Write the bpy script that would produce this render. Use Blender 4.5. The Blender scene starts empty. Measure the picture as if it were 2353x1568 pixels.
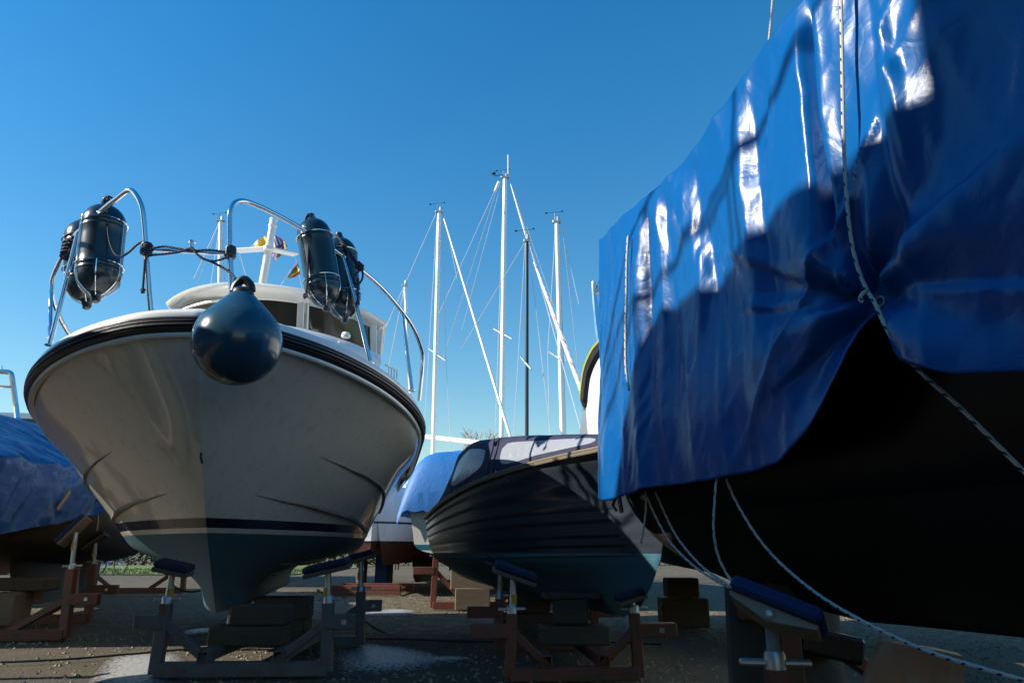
import bpy, bmesh, math, random
from mathutils import Vector, Matrix, noise
V=Vector; rad=math.radians; PI=math.pi
random.seed(7)
S=bpy.context.scene; COL=S.collection
# ---------------------------------------------------------------- camera model (metres; camera crouched at 0.8 m, tilted 16 deg up)
F=1682.; PITCH=rad(16); CH=.8
cP,sP=math.cos(PITCH),math.sin(PITCH)
def W(u,v,Y):
    "point seen at (u,v) of a 2352x1568 picture, Y metres ahead"
    a=(u-1176)/F; b=(784-v)/F
    k=Y/(cP-b*sP)
    return V((a*k,Y,CH+(sP+b*cP)*k))
def G(u,v):
    "point of the ground seen at (u,v)"
    a=(u-1176)/F; b=(784-v)/F
    k=-CH/(sP+b*cP)
    return V((a*k,(cP-b*sP)*k,0))
# ---------------------------------------------------------------- mesh builder
class B:
    def __init__(s): s.v=[]; s.f=[]; s.uv=[]; s.mi=[]; s.cur=0
    def add(s,vs,fs,uvs=None):
        o=len(s.v); s.v+= [V(p) for p in vs]
        for k,f in enumerate(fs):
            s.f.append([i+o for i in f]); s.uv.append(uvs[k] if uvs else None); s.mi.append(s.cur)
        return s
    def box(s,c,sz,R=None,bev=.006):
        bm=bmesh.new(); bmesh.ops.create_cube(bm,size=1)
        for q in bm.verts: q.co=V((q.co.x*sz[0],q.co.y*sz[1],q.co.z*sz[2]))
        if bev: bmesh.ops.bevel(bm,geom=bm.edges[:],offset=min(bev,min(sz)*.3),segments=1,affect='EDGES')
        bm.verts.index_update()
        R=R or Matrix.Identity(3)
        s.add([R@q.co+V(c) for q in bm.verts],[[q.index for q in f.verts] for f in bm.faces]); bm.free(); return s
    def bar(s,p,q,w,h,up=(0,0,1),bev=.006):
        p,q=V(p),V(q); d=(q-p); L=d.length; d.normalize()
        x=d.cross(V(up))
        if x.length<1e-4: x=d.cross(V((0,1,0)))
        x.normalize(); z=x.cross(d)
        return s.box((p+q)/2,(w,L,h),Matrix((x,d,z)).transposed(),bev)
    def tube(s,pts,r,n=8,caps=True,smooth=0,closed=False):
        pts=[V(p) for p in pts]
        if smooth: pts=curve(pts,smooth,closed)
        m=len(pts); r=r if isinstance(r,(list,tuple)) else [r]*m
        if len(r)!=m: r=[r[0]+(r[-1]-r[0])*i/(m-1) for i in range(m)]
        t0=(pts[1]-pts[0]).normalized(); x=t0.orthogonal().normalized()
        rings=[];L=0;Ls=[]
        for i in range(m):
            if closed: t=(pts[(i+1)%m]-pts[i-1])
            else: t=pts[min(i+1,m-1)]-pts[max(i-1,0)]
            if t.length<1e-9: t=t0
            t=t.normalized(); x=(x-t*x.dot(t))
            if x.length<1e-6: x=t.orthogonal()
            x.normalize(); y=t.cross(x)
            if i: L+=(pts[i]-pts[i-1]).length
            Ls.append(L)
            rings.append([pts[i]+(x*math.cos(2*PI*k/n)+y*math.sin(2*PI*k/n))*r[i] for k in range(n)])
        fs=[];uv=[]
        for i in range(m if closed else m-1):
            j=(i+1)%m; l1=Ls[j] if j else L+(pts[0]-pts[-1]).length
            for k in range(n):
                k2=(k+1)%n
                fs.append([i*n+k,i*n+k2,j*n+k2,j*n+k]); uv.append([(Ls[i],k/n),(Ls[i],(k+1)/n),(l1,(k+1)/n),(l1,k/n)])
        if caps and not closed:
            fs.append(list(range(n))[::-1]); uv.append(None); fs.append([(m-1)*n+k for k in range(n)]); uv.append(None)
        return s.add([p for g in rings for p in g],fs,uv)
    def lathe(s,prof,c,axis=(0,0,1),n=24):
        "prof = [(r,h)] along axis from c"
        ax=V(axis).normalized(); x=ax.orthogonal().normalized(); y=ax.cross(x)
        vs=[];fs=[]
        for r,h in prof:
            for k in range(n): vs.append(V(c)+ax*h+(x*math.cos(2*PI*k/n)+y*math.sin(2*PI*k/n))*max(r,1e-5))
        for i in range(len(prof)-1):
            for k in range(n): k2=(k+1)%n; fs.append([i*n+k,i*n+k2,(i+1)*n+k2,(i+1)*n+k])
        return s.add(vs,fs)
    def grid(s,rows,flip=False,closed=False):
        m=len(rows);n=len(rows[0]);fs=[];uv=[]
        for i in range(m-1):
            for j in range(n if closed else n-1):
                j2=(j+1)%n
                f=[i*n+j,(i+1)*n+j,(i+1)*n+j2,i*n+j2]
                if flip: f=f[::-1]
                fs.append(f); uv.append(None)
        return s.add([p for r in rows for p in r],fs,uv)
    def poly(s,pts,th,nrm):
        "flat polygon given thickness th along nrm"
        pts=[V(p) for p in pts]; n=V(nrm).normalized()*th; m=len(pts)
        return s.add(pts+[p+n for p in pts],[list(range(m))[::-1],[m+i for i in range(m)]]+[[i,(i+1)%m,m+(i+1)%m,m+i] for i in range(m)])
def cr(p0,p1,p2,p3,t):
    return ((p1*2)+(p2-p0)*t+(p0*2-p1*5+p2*4-p3)*t*t+(p1*3-p0-p2*3+p3)*t*t*t)*.5
def curve(pts,k=6,closed=False):
    pts=[V(p) for p in pts]; n=len(pts); out=[]
    for i in range(n if closed else n-1):
        g=(lambda j:pts[j%n]) if closed else (lambda j:pts[min(max(j,0),n-1)])
        for q in range(k): out.append(cr(g(i-1),g(i),g(i+1),g(i+2),q/k))
    if not closed: out.append(pts[-1])
    return out
def loft(C,ki,kj):
    rows=[curve(r,kj) for r in C]
    cols=[curve([r[j] for r in rows],ki) for j in range(len(rows[0]))]
    return [[c[i] for c in cols] for i in range(len(cols[0]))]
def lerp(a,b,t): return a+(b-a)*t
def interp(x,tab):
    if x<=tab[0][0]: return tab[0][1]
    for (a,p),(b,q) in zip(tab,tab[1:]):
        if x<=b: return p+(q-p)*(x-a)/(b-a)
    return tab[-1][1]
def sm(x): x=min(max(x,0),1); return x*x*(3-2*x)
# ---------------------------------------------------------------- object helpers
MW={}
def Tm(loc,rz=0,roll=0): return Matrix.Translation(V(loc))@Matrix.Rotation(rz,4,'Z')@Matrix.Rotation(roll,4,'Y')
def tag(o,label,cat,group=None,kind=None):
    if label: o['label']=label
    if cat: o['category']=cat
    if group: o['group']=group
    if kind: o['kind']=kind
    return o
def thing(name,label,cat,loc=(0,0,0),rz=0,roll=0,group=None):
    o=bpy.data.objects.new(name,None); COL.objects.link(o)
    o.location=loc; o.rotation_mode='XYZ'
    m=Tm(loc,rz,roll); o.matrix_world=m; MW[o.name]=m
    o.empty_display_size=.1
    return tag(o,label,cat,group)
def part(name,b,mat,parent=None,world=True,smooth=True,sharp=35,loc=None,label=None):
    """one mesh object; world=True: the builder holds world coordinates"""
    me=bpy.data.meshes.new(name)
    if parent is not None:
        root=parent
        m=MW[parent.name]
    else: m=Matrix.Translation(V(loc)) if loc is not None else Matrix.Identity(4)
    vs=b.v
    if world: mi=m.inverted(); vs=[mi@p for p in vs]
    me.from_pydata([tuple(p) for p in vs],[],b.f)
    if any(u for u in b.uv):
        uvl=me.uv_layers.new(name='UVMap'); li=0
        for f,u in zip(b.f,b.uv):
            for k in range(len(f)):
                uvl.data[li].uv=u[k] if u else (0,0); li+=1
    for mm in (mat if isinstance(mat,(list,tuple)) else [mat]): me.materials.append(mm)
    me.polygons.foreach_set('material_index',b.mi)
    if smooth:
        me.polygons.foreach_set('use_smooth',[True]*len(me.polygons)); me.update()
        try: me.set_sharp_from_angle(angle=rad(sharp))
        except Exception: pass
    o=bpy.data.objects.new(name,me); COL.objects.link(o)
    if parent is not None: o.parent=parent; MW[o.name]=m
    else:
        o.matrix_world=m; MW[o.name]=m
    if label: o['label']=label
    return o
def solo(name,b,mat,label,cat,group=None,base=None,kind=None,**k):
    if base is None:
        n=len(b.v); c=sum(b.v,V((0,0,0)))/n; base=V((c.x,c.y,min(p.z for p in b.v)))
    return tag(part(name,b,mat,None,loc=base,**k),label,cat,group,kind)
def dup(root,loc,rz=0,label=None):
    c=root.copy(); COL.objects.link(c)
    old=MW[root.name]; m=Tm(loc,rz); c.matrix_world=m; MW[c.name]=m
    if label: c['label']=label
    def rec(o,p):
        for ch in o.children:
            d=ch.copy(); COL.objects.link(d); d.parent=p; d.matrix_parent_inverse=ch.matrix_parent_inverse; MW[d.name]=m
            rec(ch,d)
    rec(root,c)
    return c
# ---------------------------------------------------------------- materials
def nm(name):
    m=bpy.data.materials.new(name); m.use_nodes=True; nt=m.node_tree
    return m,nt,nt.nodes,nt.links,nt.nodes['Principled BSDF']
def mat(name,col,rough=.5,metal=0,var=.12,vs=6,bump=0,bs=60,spec=.5,coat=0,dirt=None,dirt_s=3,dirt_t=.6,rvar=.1,stretch=(1,1,1)):
    m,nt,N,L,p=nm(name)
    tc=N.new('ShaderNodeTexCoord'); mp=N.new('ShaderNodeMapping'); mp.inputs['Scale'].default_value=stretch
    L.new(tc.outputs['Object'],mp.inputs[0])
    n=N.new('ShaderNodeTexNoise'); n.inputs['Scale'].default_value=vs; n.inputs['Detail'].default_value=6; L.new(mp.outputs[0],n.inputs['Vector'])
    mx=N.new('ShaderNodeMix'); mx.data_type='RGBA'; mx.blend_type='MIX'
    c=V(col[:3]); mx.inputs[6].default_value=(*(c*(1-var)),1); mx.inputs[7].default_value=(*[min(1,x*(1+var)) for x in c],1)
    L.new(n.outputs[0],mx.inputs[0]); out=mx.outputs[2]
    if dirt:
        d=N.new('ShaderNodeTexNoise'); d.inputs['Scale'].default_value=dirt_s; d.inputs['Detail'].default_value=9; d.inputs['Roughness'].default_value=.65; L.new(mp.outputs[0],d.inputs['Vector'])
        r=N.new('ShaderNodeMapRange'); r.inputs[1].default_value=dirt_t-.04; r.inputs[2].default_value=dirt_t+.1; L.new(d.outputs[0],r.inputs[0])
        m2=N.new('ShaderNodeMix'); m2.data_type='RGBA'; L.new(r.outputs[0],m2.inputs[0]); L.new(out,m2.inputs[6]); m2.inputs[7].default_value=(*dirt,1); out=m2.outputs[2]
    L.new(out,p.inputs['Base Color'])
    p.inputs['Metallic'].default_value=metal; p.inputs['Specular IOR Level'].default_value=spec
    rr=N.new('ShaderNodeMapRange'); rr.inputs[3].default_value=max(.02,rough-rvar); rr.inputs[4].default_value=min(1,rough+rvar); L.new(n.outputs[0],rr.inputs[0]); L.new(rr.outputs[0],p.inputs['Roughness'])
    p.inputs['Coat Weight'].default_value=coat; p.inputs['Coat Roughness'].default_value=.04
    if bump:
        b=N.new('ShaderNodeBump'); bn=N.new('ShaderNodeTexNoise'); bn.inputs['Scale'].default_value=bs; bn.inputs['Detail'].default_value=4; L.new(mp.outputs[0],bn.inputs['Vector'])
        b.inputs['Strength'].default_value=bump; b.inputs['Distance'].default_value=.01; L.new(bn.outputs[0],b.inputs['Height']); L.new(b.outputs[0],p.inputs['Normal'])
    return m
def banded(name,bands,rough=.25,coat=.0,var=.05,flakes=None,wav=.004,streak=None,spec=.5):
    """paint in horizontal bands by the hull's own height: [(z_top,col)...] from the bottom up"""
    m,nt,N,L,p=nm(name)
    tc=N.new('ShaderNodeTexCoord'); sx=N.new('ShaderNodeSeparateXYZ'); L.new(tc.outputs['Object'],sx.inputs[0])
    nz=N.new('ShaderNodeTexNoise'); nz.inputs['Scale'].default_value=5; nz.inputs['Detail'].default_value=8; L.new(tc.outputs['Object'],nz.inputs['Vector'])
    z=N.new('ShaderNodeMath'); z.operation='MULTIPLY_ADD'; L.new(nz.outputs[0],z.inputs[0]); z.inputs[1].default_value=wav; L.new(sx.outputs[2],z.inputs[2])
    cur=None; rcur=None
    for k,(zt,col,rg) in enumerate(bands):
        a=N.new('ShaderNodeMix'); a.data_type='RGBA'; a.inputs[6].default_value=(*[x*(1-var) for x in col],1); a.inputs[7].default_value=(*[min(1,x*(1+var)) for x in col],1); L.new(nz.outputs[0],a.inputs[0])
        if cur is None: cur=a.outputs[2]; v=N.new('ShaderNodeValue'); v.outputs[0].default_value=rg; rcur=v.outputs[0]
        else:
            g=N.new('ShaderNodeMath'); g.operation='GREATER_THAN'; L.new(z.outputs[0],g.inputs[0]); g.inputs[1].default_value=bands[k-1][0]
            mx=N.new('ShaderNodeMix'); mx.data_type='RGBA'; L.new(g.outputs[0],mx.inputs[0]); L.new(cur,mx.inputs[6]); L.new(a.outputs[2],mx.inputs[7]); cur=mx.outputs[2]
            m2=N.new('ShaderNodeMix'); L.new(g.outputs[0],m2.inputs[0]); L.new(rcur,m2.inputs[2]); m2.inputs[3].default_value=rg; rcur=m2.outputs[0]
    if flakes:
        fz,fc=flakes
        n2=N.new('ShaderNodeTexNoise'); n2.inputs['Scale'].default_value=9; n2.inputs['Detail'].default_value=10; n2.inputs['Roughness'].default_value=.7; L.new(tc.outputs['Object'],n2.inputs['Vector'])
        r=N.new('ShaderNodeMapRange'); r.inputs[1].default_value=.62; r.inputs[2].default_value=.66; L.new(n2.outputs[0],r.inputs[0])
        g=N.new('ShaderNodeMath'); g.operation='LESS_THAN'; L.new(sx.outputs[2],g.inputs[0]); g.inputs[1].default_value=fz
        q=N.new('ShaderNodeMath'); q.operation='MULTIPLY'; L.new(r.outputs[0],q.inputs[0]); L.new(g.outputs[0],q.inputs[1])
        mx=N.new('ShaderNodeMix'); mx.data_type='RGBA'; L.new(q.outputs[0],mx.inputs[0]); L.new(cur,mx.inputs[6]); mx.inputs[7].default_value=(*fc,1); cur=mx.outputs[2]
    mp=N.new('ShaderNodeMapping'); mp.inputs['Scale'].default_value=(7,7,.5); L.new(tc.outputs['Object'],mp.inputs[0])
    sn=N.new('ShaderNodeTexNoise'); sn.inputs['Scale'].default_value=2.2; sn.inputs['Detail'].default_value=7; sn.inputs['Roughness'].default_value=.65; L.new(mp.outputs[0],sn.inputs['Vector'])
    sr=N.new('ShaderNodeMapRange'); sr.inputs[1].default_value=.52; sr.inputs[2].default_value=.8; sr.inputs[4].default_value=.30; L.new(sn.outputs[0],sr.inputs[0])
    sm_=N.new('ShaderNodeMix'); sm_.data_type='RGBA'; L.new(sr.outputs[0],sm_.inputs[0]); L.new(cur,sm_.inputs[6]); sm_.inputs[7].default_value=(.12,.095,.06,1) if streak is None else (*streak,1); cur=sm_.outputs[2]
    L.new(cur,p.inputs['Base Color']); L.new(rcur,p.inputs['Roughness'])
    p.inputs['Coat Weight'].default_value=coat; p.inputs['Coat Roughness'].default_value=.05; p.inputs['Specular IOR Level'].default_value=spec
    if coat:
        cg=N.new('ShaderNodeMath'); cg.operation='GREATER_THAN'; L.new(z.outputs[0],cg.inputs[0]); cg.inputs[1].default_value=bands[0][0]
        cm=N.new('ShaderNodeMath'); cm.operation='MULTIPLY'; L.new(cg.outputs[0],cm.inputs[0]); cm.inputs[1].default_value=coat; L.new(cm.outputs[0],p.inputs['Coat Weight'])
    b=N.new('ShaderNodeBump'); b.inputs['Strength'].default_value=.04; b.inputs['Distance'].default_value=.01
    bn=N.new('ShaderNodeTexNoise'); bn.inputs['Scale'].default_value=3; bn.inputs['Detail'].default_value=5; L.new(tc.outputs['Object'],bn.inputs['Vector']); L.new(bn.outputs[0],b.inputs['Height']); L.new(b.outputs[0],p.inputs['Normal'])
    return m
def tarpmat(name,col,rough=.34,weave=500,wr=.35,trans=0,spec=.5):
    m,nt,N,L,p=nm(name)
    tc=N.new('ShaderNodeTexCoord')
    n=N.new('ShaderNodeTexNoise'); n.inputs['Scale'].default_value=1.7; n.inputs['Detail'].default_value=7; L.new(tc.outputs['Object'],n.inputs['Vector'])
    mx=N.new('ShaderNodeMix'); mx.data_type='RGBA'; L.new(n.outputs[0],mx.inputs[0]); c=V(col); mx.inputs[6].default_value=(*(c*.85),1); mx.inputs[7].default_value=(*(c*1.12),1)
    # dusty scuffs
    d=N.new('ShaderNodeTexNoise'); d.inputs['Scale'].default_value=11; d.inputs['Detail'].default_value=9; d.inputs['Roughness'].default_value=.7; L.new(tc.outputs['Object'],d.inputs['Vector'])
    r=N.new('ShaderNodeMapRange'); r.inputs[1].default_value=.63; r.inputs[2].default_value=.78; r.inputs[4].default_value=.35; L.new(d.outputs[0],r.inputs[0])
    m2=N.new('ShaderNodeMix'); m2.data_type='RGBA'; L.new(r.outputs[0],m2.inputs[0]); L.new(mx.outputs[2],m2.inputs[6]); m2.inputs[7].default_value=(c.x+.05,c.y+.07,c.z*.9+.06,1)
    L.new(m2.outputs[2],p.inputs['Base Color'])
    rr=N.new('ShaderNodeMapRange'); rr.inputs[3].default_value=rough-.07; rr.inputs[4].default_value=rough+.1; L.new(d.outputs[0],rr.inputs[0]); L.new(rr.outputs[0],p.inputs['Roughness'])
    p.inputs['Specular IOR Level'].default_value=spec
    # crinkles: two warped voronoi edge nets + weave
    wp=N.new('ShaderNodeTexNoise'); wp.inputs['Scale'].default_value=2.2; wp.inputs['Detail'].default_value=3; L.new(tc.outputs['Object'],wp.inputs['Vector'])
    ad=N.new('ShaderNodeMix'); ad.data_type='VECTOR'; ad.inputs[0].default_value=.25; L.new(tc.outputs['Object'],ad.inputs[4]); L.new(wp.outputs[1],ad.inputs[5])
    vo=N.new('ShaderNodeTexVoronoi'); vo.feature='DISTANCE_TO_EDGE'; vo.inputs['Scale'].default_value=5; L.new(ad.outputs[1],vo.inputs['Vector'])
    mr=N.new('ShaderNodeMapRange'); mr.inputs[2].default_value=.06; L.new(vo.outputs[0],mr.inputs[0])
    fn=N.new('ShaderNodeTexNoise'); fn.inputs['Scale'].default_value=9; fn.inputs['Detail'].default_value=5; fn.inputs['Distortion'].default_value=1.2; L.new(tc.outputs['Object'],fn.inputs['Vector'])
    su=N.new('ShaderNodeMath'); su.operation='MULTIPLY_ADD'; L.new(mr.outputs[0],su.inputs[0]); su.inputs[1].default_value=.14; L.new(fn.outputs[0],su.inputs[2])
    b=N.new('ShaderNodeBump'); b.inputs['Strength'].default_value=wr; b.inputs['Distance'].default_value=.02; L.new(su.outputs[0],b.inputs['Height'])
    wv=N.new('ShaderNodeTexVoronoi'); wv.inputs['Scale'].default_value=weave; L.new(tc.outputs['Object'],wv.inputs['Vector'])
    b2=N.new('ShaderNodeBump'); b2.inputs['Strength'].default_value=.06; b2.inputs['Distance'].default_value=.002; L.new(wv.outputs[0],b2.inputs['Height']); L.new(b.outputs[0],b2.inputs['Normal'])
    L.new(b2.outputs[0],p.inputs['Normal'])
    if trans:
        t=N.new('ShaderNodeBsdfTranslucent'); t.inputs[0].default_value=(*col,1); ms=N.new('ShaderNodeMixShader'); ms.inputs[0].default_value=trans
        L.new(p.outputs[0],ms.inputs[1]); L.new(t.outputs[0],ms.inputs[2]); L.new(ms.outputs[0],N['Material Output'].inputs[0])
    return m
def ropemat(name,c1,c2,period=.045,frac=.2,twist=60,rough=.75):
    m,nt,N,L,p=nm(name)
    uv=N.new('ShaderNodeUVMap'); sx=N.new('ShaderNodeSeparateXYZ'); L.new(uv.outputs[0],sx.inputs[0])
    def mth(op,a,b=None):
        q=N.new('ShaderNodeMath'); q.operation=op
        for i,x in enumerate((a,b)):
            if x is None: continue
            if isinstance(x,(int,float)): q.inputs[i].default_value=x
            else: L.new(x,q.inputs[i])
        return q.outputs[0]
    fr=mth('FRACT',mth('ADD',mth('DIVIDE',sx.outputs[0],period),mth('MULTIPLY',sx.outputs[1],1)))
    k1=mth('LESS_THAN',fr,frac); fr2=mth('FRACT',mth('MULTIPLY',sx.outputs[1],2)); k=mth('MULTIPLY',k1,mth('LESS_THAN',fr2,.6))
    mx=N.new('ShaderNodeMix'); mx.data_type='RGBA'; L.new(k,mx.inputs[0]); mx.inputs[6].default_value=(*c1,1); mx.inputs[7].default_value=(*c2,1)
    L.new(mx.outputs[2],p.inputs['Base Color']); p.inputs['Roughness'].default_value=rough
    tw=mth('SINE',mth('ADD',mth('MULTIPLY',sx.outputs[0],twist*6.283),mth('MULTIPLY',sx.outputs[1],3*6.283)))
    b=N.new('ShaderNodeBump'); b.inputs['Strength'].default_value=.5; b.inputs['Distance'].default_value=.003; L.new(tw,b.inputs['Height']); L.new(b.outputs[0],p.inputs['Normal'])
    return m
M={}
M['gelcoat']=banded('white_gelcoat_hull',[(.93,(.03,.088,.12),.65),(.965,(.62,.575,.48),.2),(1.03,(.008,.01,.03),.2),(9,(.68,.625,.53),.16)],coat=.6)
M['strake']=mat('shaded_spray_rail',(.17,.15,.12),.5,dirt=(.08,.07,.05),dirt_t=.5)  # dark tone stands in for the shade gaps under the chines
M['white']=mat('white_gelcoat',(.78,.765,.72),.22,coat=.5,var=.03,vs=3)
M['whitepaint']=mat('white_paint',(.8,.79,.76),.35,var=.04,dirt=(.55,.5,.42),dirt_t=.66)
M['rubber']=mat('black_rubber',(.018,.018,.02),.45,var=.3,bump=.15,bs=40)
M['chrome']=mat('stainless_steel',(.72,.72,.74),.1,1,var=.05,rvar=.05)
M['alu']=mat('mast_aluminium',(.86,.86,.84),.42,.35,var=.04,vs=2,rvar=.08)
M['aludark']=mat('dark_mast',(.03,.028,.028),.4,.2)
M['glass']=mat('smoked_window_glass',(.022,.02,.018),.12,var=.02,rvar=.03,spec=.4)
M['frame']=mat('window_frame_aluminium',(.62,.61,.58),.35,.5)
M['navy']=mat('navy_vinyl',(.012,.03,.05),.22,var=.25,vs=4,coat=.25,dirt=(.06,.07,.075),dirt_t=.66,rvar=.08)
M['fender']=mat('dark_teal_fender_vinyl',(.008,.02,.028),.25,var=.2,vs=5,coat=.2,dirt=(.08,.09,.09),dirt_t=.68)
M['buoy']=mat('teal_blue_fender_vinyl',(.02,.06,.09),.2,var=.3,vs=3,coat=.3,dirt=(.12,.14,.14),dirt_t=.62,dirt_s=5,rvar=.08)
M['navyrope']=ropemat('navy_rope',(.02,.025,.055),(.006,.007,.015),.03,.4,40)
M['whiterope']=ropemat('white_flecked_rope',(.62,.585,.52),(.012,.012,.016),.05,.24,160)
M['thinrope']=ropemat('beige_cord',(.6,.52,.4),(.3,.22,.16),.02,.3,200)
M['tarp']=tarpmat('blue_tarpaulin',(.0006,.078,.262),.27,500,.16,spec=.34)
M['tarp2']=tarpmat('blue_woven_tarp',(.012,.10,.40),.4,300,.6)
M['tarp3']=tarpmat('light_blue_cover',(.012,.14,.42),.55,400,.25)
M['tarp4']=tarpmat('sky_blue_cover',(.03,.19,.46),.55,400,.25)
M['canvas']=tarpmat('navy_canvas',(.012,.016,.05),.8,600,.3)
M['clear']=mat('scratched_clear_vinyl',(.27,.29,.33),.25,var=.08,vs=4,dirt=(.4,.42,.46),dirt_t=.6,dirt_s=14,bump=.15,bs=10)
M['blackhull']=banded('black_clinker_hull',[(.79,(.035,.125,.175),.7),(9,(.024,.032,.042),.3)],coat=.12,flakes=(.74,(.14,.13,.11)),streak=(.04,.04,.04))
M['tarphull']=banded('dark_yacht_hull',[(.98,(.012,.0105,.0095),.6),(9,(.004,.004,.006),.3)],coat=0,streak=(.018,.016,.013),spec=.16)
M['brownhull']=banded('brown_black_hull',[(1.12,(.03,.023,.016),.75),(9,(.012,.011,.01),.6)],spec=.25)
M['creamhull']=banded('cream_hull',[(.82,(.6,.57,.5),.3),(.90,(.02,.13,.16),.3),(9,(.62,.6,.53),.3)])
M['yhull']=banded('white_yacht_hull',[(.95,(.06,.016,.01),.7),(1.0,(.02,.02,.03),.3),(1.32,(.75,.76,.78),.25),(1.36,(.03,.04,.08),.3),(9,(.76,.77,.79),.25)],coat=.3)
M['bluebot']=banded('white_hull_blue_bottom',[(.98,(.03,.10,.16),.6),(9,(.75,.76,.78),.12)],coat=.5)
M['antifoul']=mat('grey_black_keel',(.05,.045,.04),.7,var=.4,bump=.3,bs=30)
M['rust']=mat('worn_copper_keel',(.34,.2,.13),.7,var=.35,vs=9,dirt=(.3,.29,.26),dirt_t=.5,dirt_s=6,bump=.3,bs=50)
M['redsteel']=mat('red_oxide_steel',(.13,.032,.021),.55,var=.25,vs=8,dirt=(.07,.04,.022),dirt_t=.52,dirt_s=9,bump=.15,bs=60)
M['greysteel']=mat('blue_grey_painted_steel',(.07,.085,.1),.5,var=.2,vs=8,dirt=(.075,.05,.03),dirt_t=.55,dirt_s=12,bump=.1,bs=60)
M['galv']=mat('galvanised_steel',(.4,.42,.44),.4,.7,var=.2,vs=30)
M['yellow']=mat('yellow_tape',(.38,.25,.015),.6,dirt=(.1,.08,.04))
M['padblue']=mat('blue_carpet_pad',(.007,.025,.10),.9,bump=.5,bs=200)
M['paddark']=mat('dark_mottled_blue_pad',(.005,.012,.045),.9,bump=.5,bs=200,dirt=(.03,.028,.022),dirt_t=.55,dirt_s=14)  # darker mottled version of the blue pad, for the smaller jacks
M['plydark']=mat('dark_plywood',(.10,.078,.056),.8,var=.3,vs=20,stretch=(1,1,9))  # darker version of the pale plywood
M['ply']=mat('pale_plywood',(.25,.19,.13),.7,var=.2,vs=20,stretch=(1,1,9))
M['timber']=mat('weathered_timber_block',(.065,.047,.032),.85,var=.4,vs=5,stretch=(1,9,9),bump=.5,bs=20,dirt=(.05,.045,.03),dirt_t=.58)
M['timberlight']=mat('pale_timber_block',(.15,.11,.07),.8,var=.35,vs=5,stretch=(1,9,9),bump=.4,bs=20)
M['wood']=mat('varnished_rail',(.2,.165,.12),.4,var=.25,vs=6)
M['wire']=mat('steel_wire',(.6,.6,.6),.4,.2)
M['cable']=mat('black_cable',(.01,.01,.01),.5)
M['bluebox']=mat('blue_powder_coat',(.015,.10,.38),.45,dirt=(.03,.06,.12),dirt_t=.65)
M['post']=mat('grey_green_post',(.16,.19,.19),.5)
M['bark']=mat('winter_bark',(.16,.11,.075),.9,var=.4)
M['twig']=mat('winter_twigs',(.30,.19,.12),.9,var=.3)
M['hedge']=mat('hedge_leaves',(.06,.07,.02),.7,var=.6,vs=20)
M['grassblade']=mat('grass_blades',(.10,.15,.025),.6,var=.5,vs=1)
M['orange']=mat('orange_plastic',(.5,.12,.02),.5)
M['salmon']=mat('faded_red_hose',(.45,.2,.15),.5)
M['strut']=mat('grey_cable',(.25,.22,.2),.4,.5)
M['lamp']=mat('clear_lamp_lens',(.8,.8,.78),.1,var=.05)
M['limerub']=mat('lime_edge',(.33,.33,.03),.5)
M['black']=mat('black_plastic',(.012,.012,.013),.35)
M['flagwhite']=None
def sheet(name,bld,mat,loc,label,cat,group=None,**k): return solo(name,bld,mat,label,cat,group,base=loc,**k)
class Fr:
    "a boat's own frame: t to the picture's right, s aft of the stem, z up"
    def __init__(f,x,y,deg): f.o=V((x,y,0)); f.A=rad(deg); f.ax=V((-math.sin(f.A),math.cos(f.A),0)); f.lt=V((math.cos(f.A),math.sin(f.A),0))
    def w(f,t,s,z): return f.o+f.lt*t+f.ax*s+V((0,0,z))
    def px(f,u,v,s):
        "local point seen at (u,v) in the plane s = const"
        d=W(u,v,1)-V((0,0,CH)); o=V((0,0,CH))-f.o
        k=(s-o.dot(f.ax))/d.dot(f.ax); p=o+d*k
        return V((p.dot(f.lt),p.dot(f.ax),p.z))
def hullgrid(stem,rows,deltas,zf=None,ki=6,kj=5):
    """rows: [(z_stem, B, s0, p, z_aft)], stem(z)->s ; returns grid stations x points for t>=0 (local t,s,z)"""
    C=[]
    for d in deltas:
        r=[]
        for (z,Bm,s0,p,za) in rows:
            x=min(d/s0,1); t=Bm*max(0,1-(1-x)**2)**p
            s=stem(z)+d*(deltas[-1]-stem(z))/deltas[-1]
            zz=z+(za-z)*sm(d/2.5) if not callable(za) else za(s)
            r.append(V((t,s,zz)))
        C.append(r)
    return loft(C,ki,kj)
def mir(g): return [[V((-p.x,p.y,p.z)) for p in r] for r in g]
def onhull(g,s,z):
    best=None
    for r in g:
        for p in r:
            d=(p.y-s)**2+(p.z-z)**2*4
            if best is None or d<best[0]: best=(d,p)
    return best[1].copy()
def sweep(crv,prof,side=1):
    "sweep a (out,up) profile along a near-horizontal curve; returns rows"
    rows=[]
    n=len(crv)
    for i,p in enumerate(crv):
        t=(crv[min(i+1,n-1)]-crv[max(i-1,0)]); o=V((t.y,-t.x,0))*side
        o=o.normalized() if o.length>1e-6 else V((side,0,0))
        rows.append([p+o*a+V((0,0,b)) for a,b in prof])
    return rows
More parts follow.
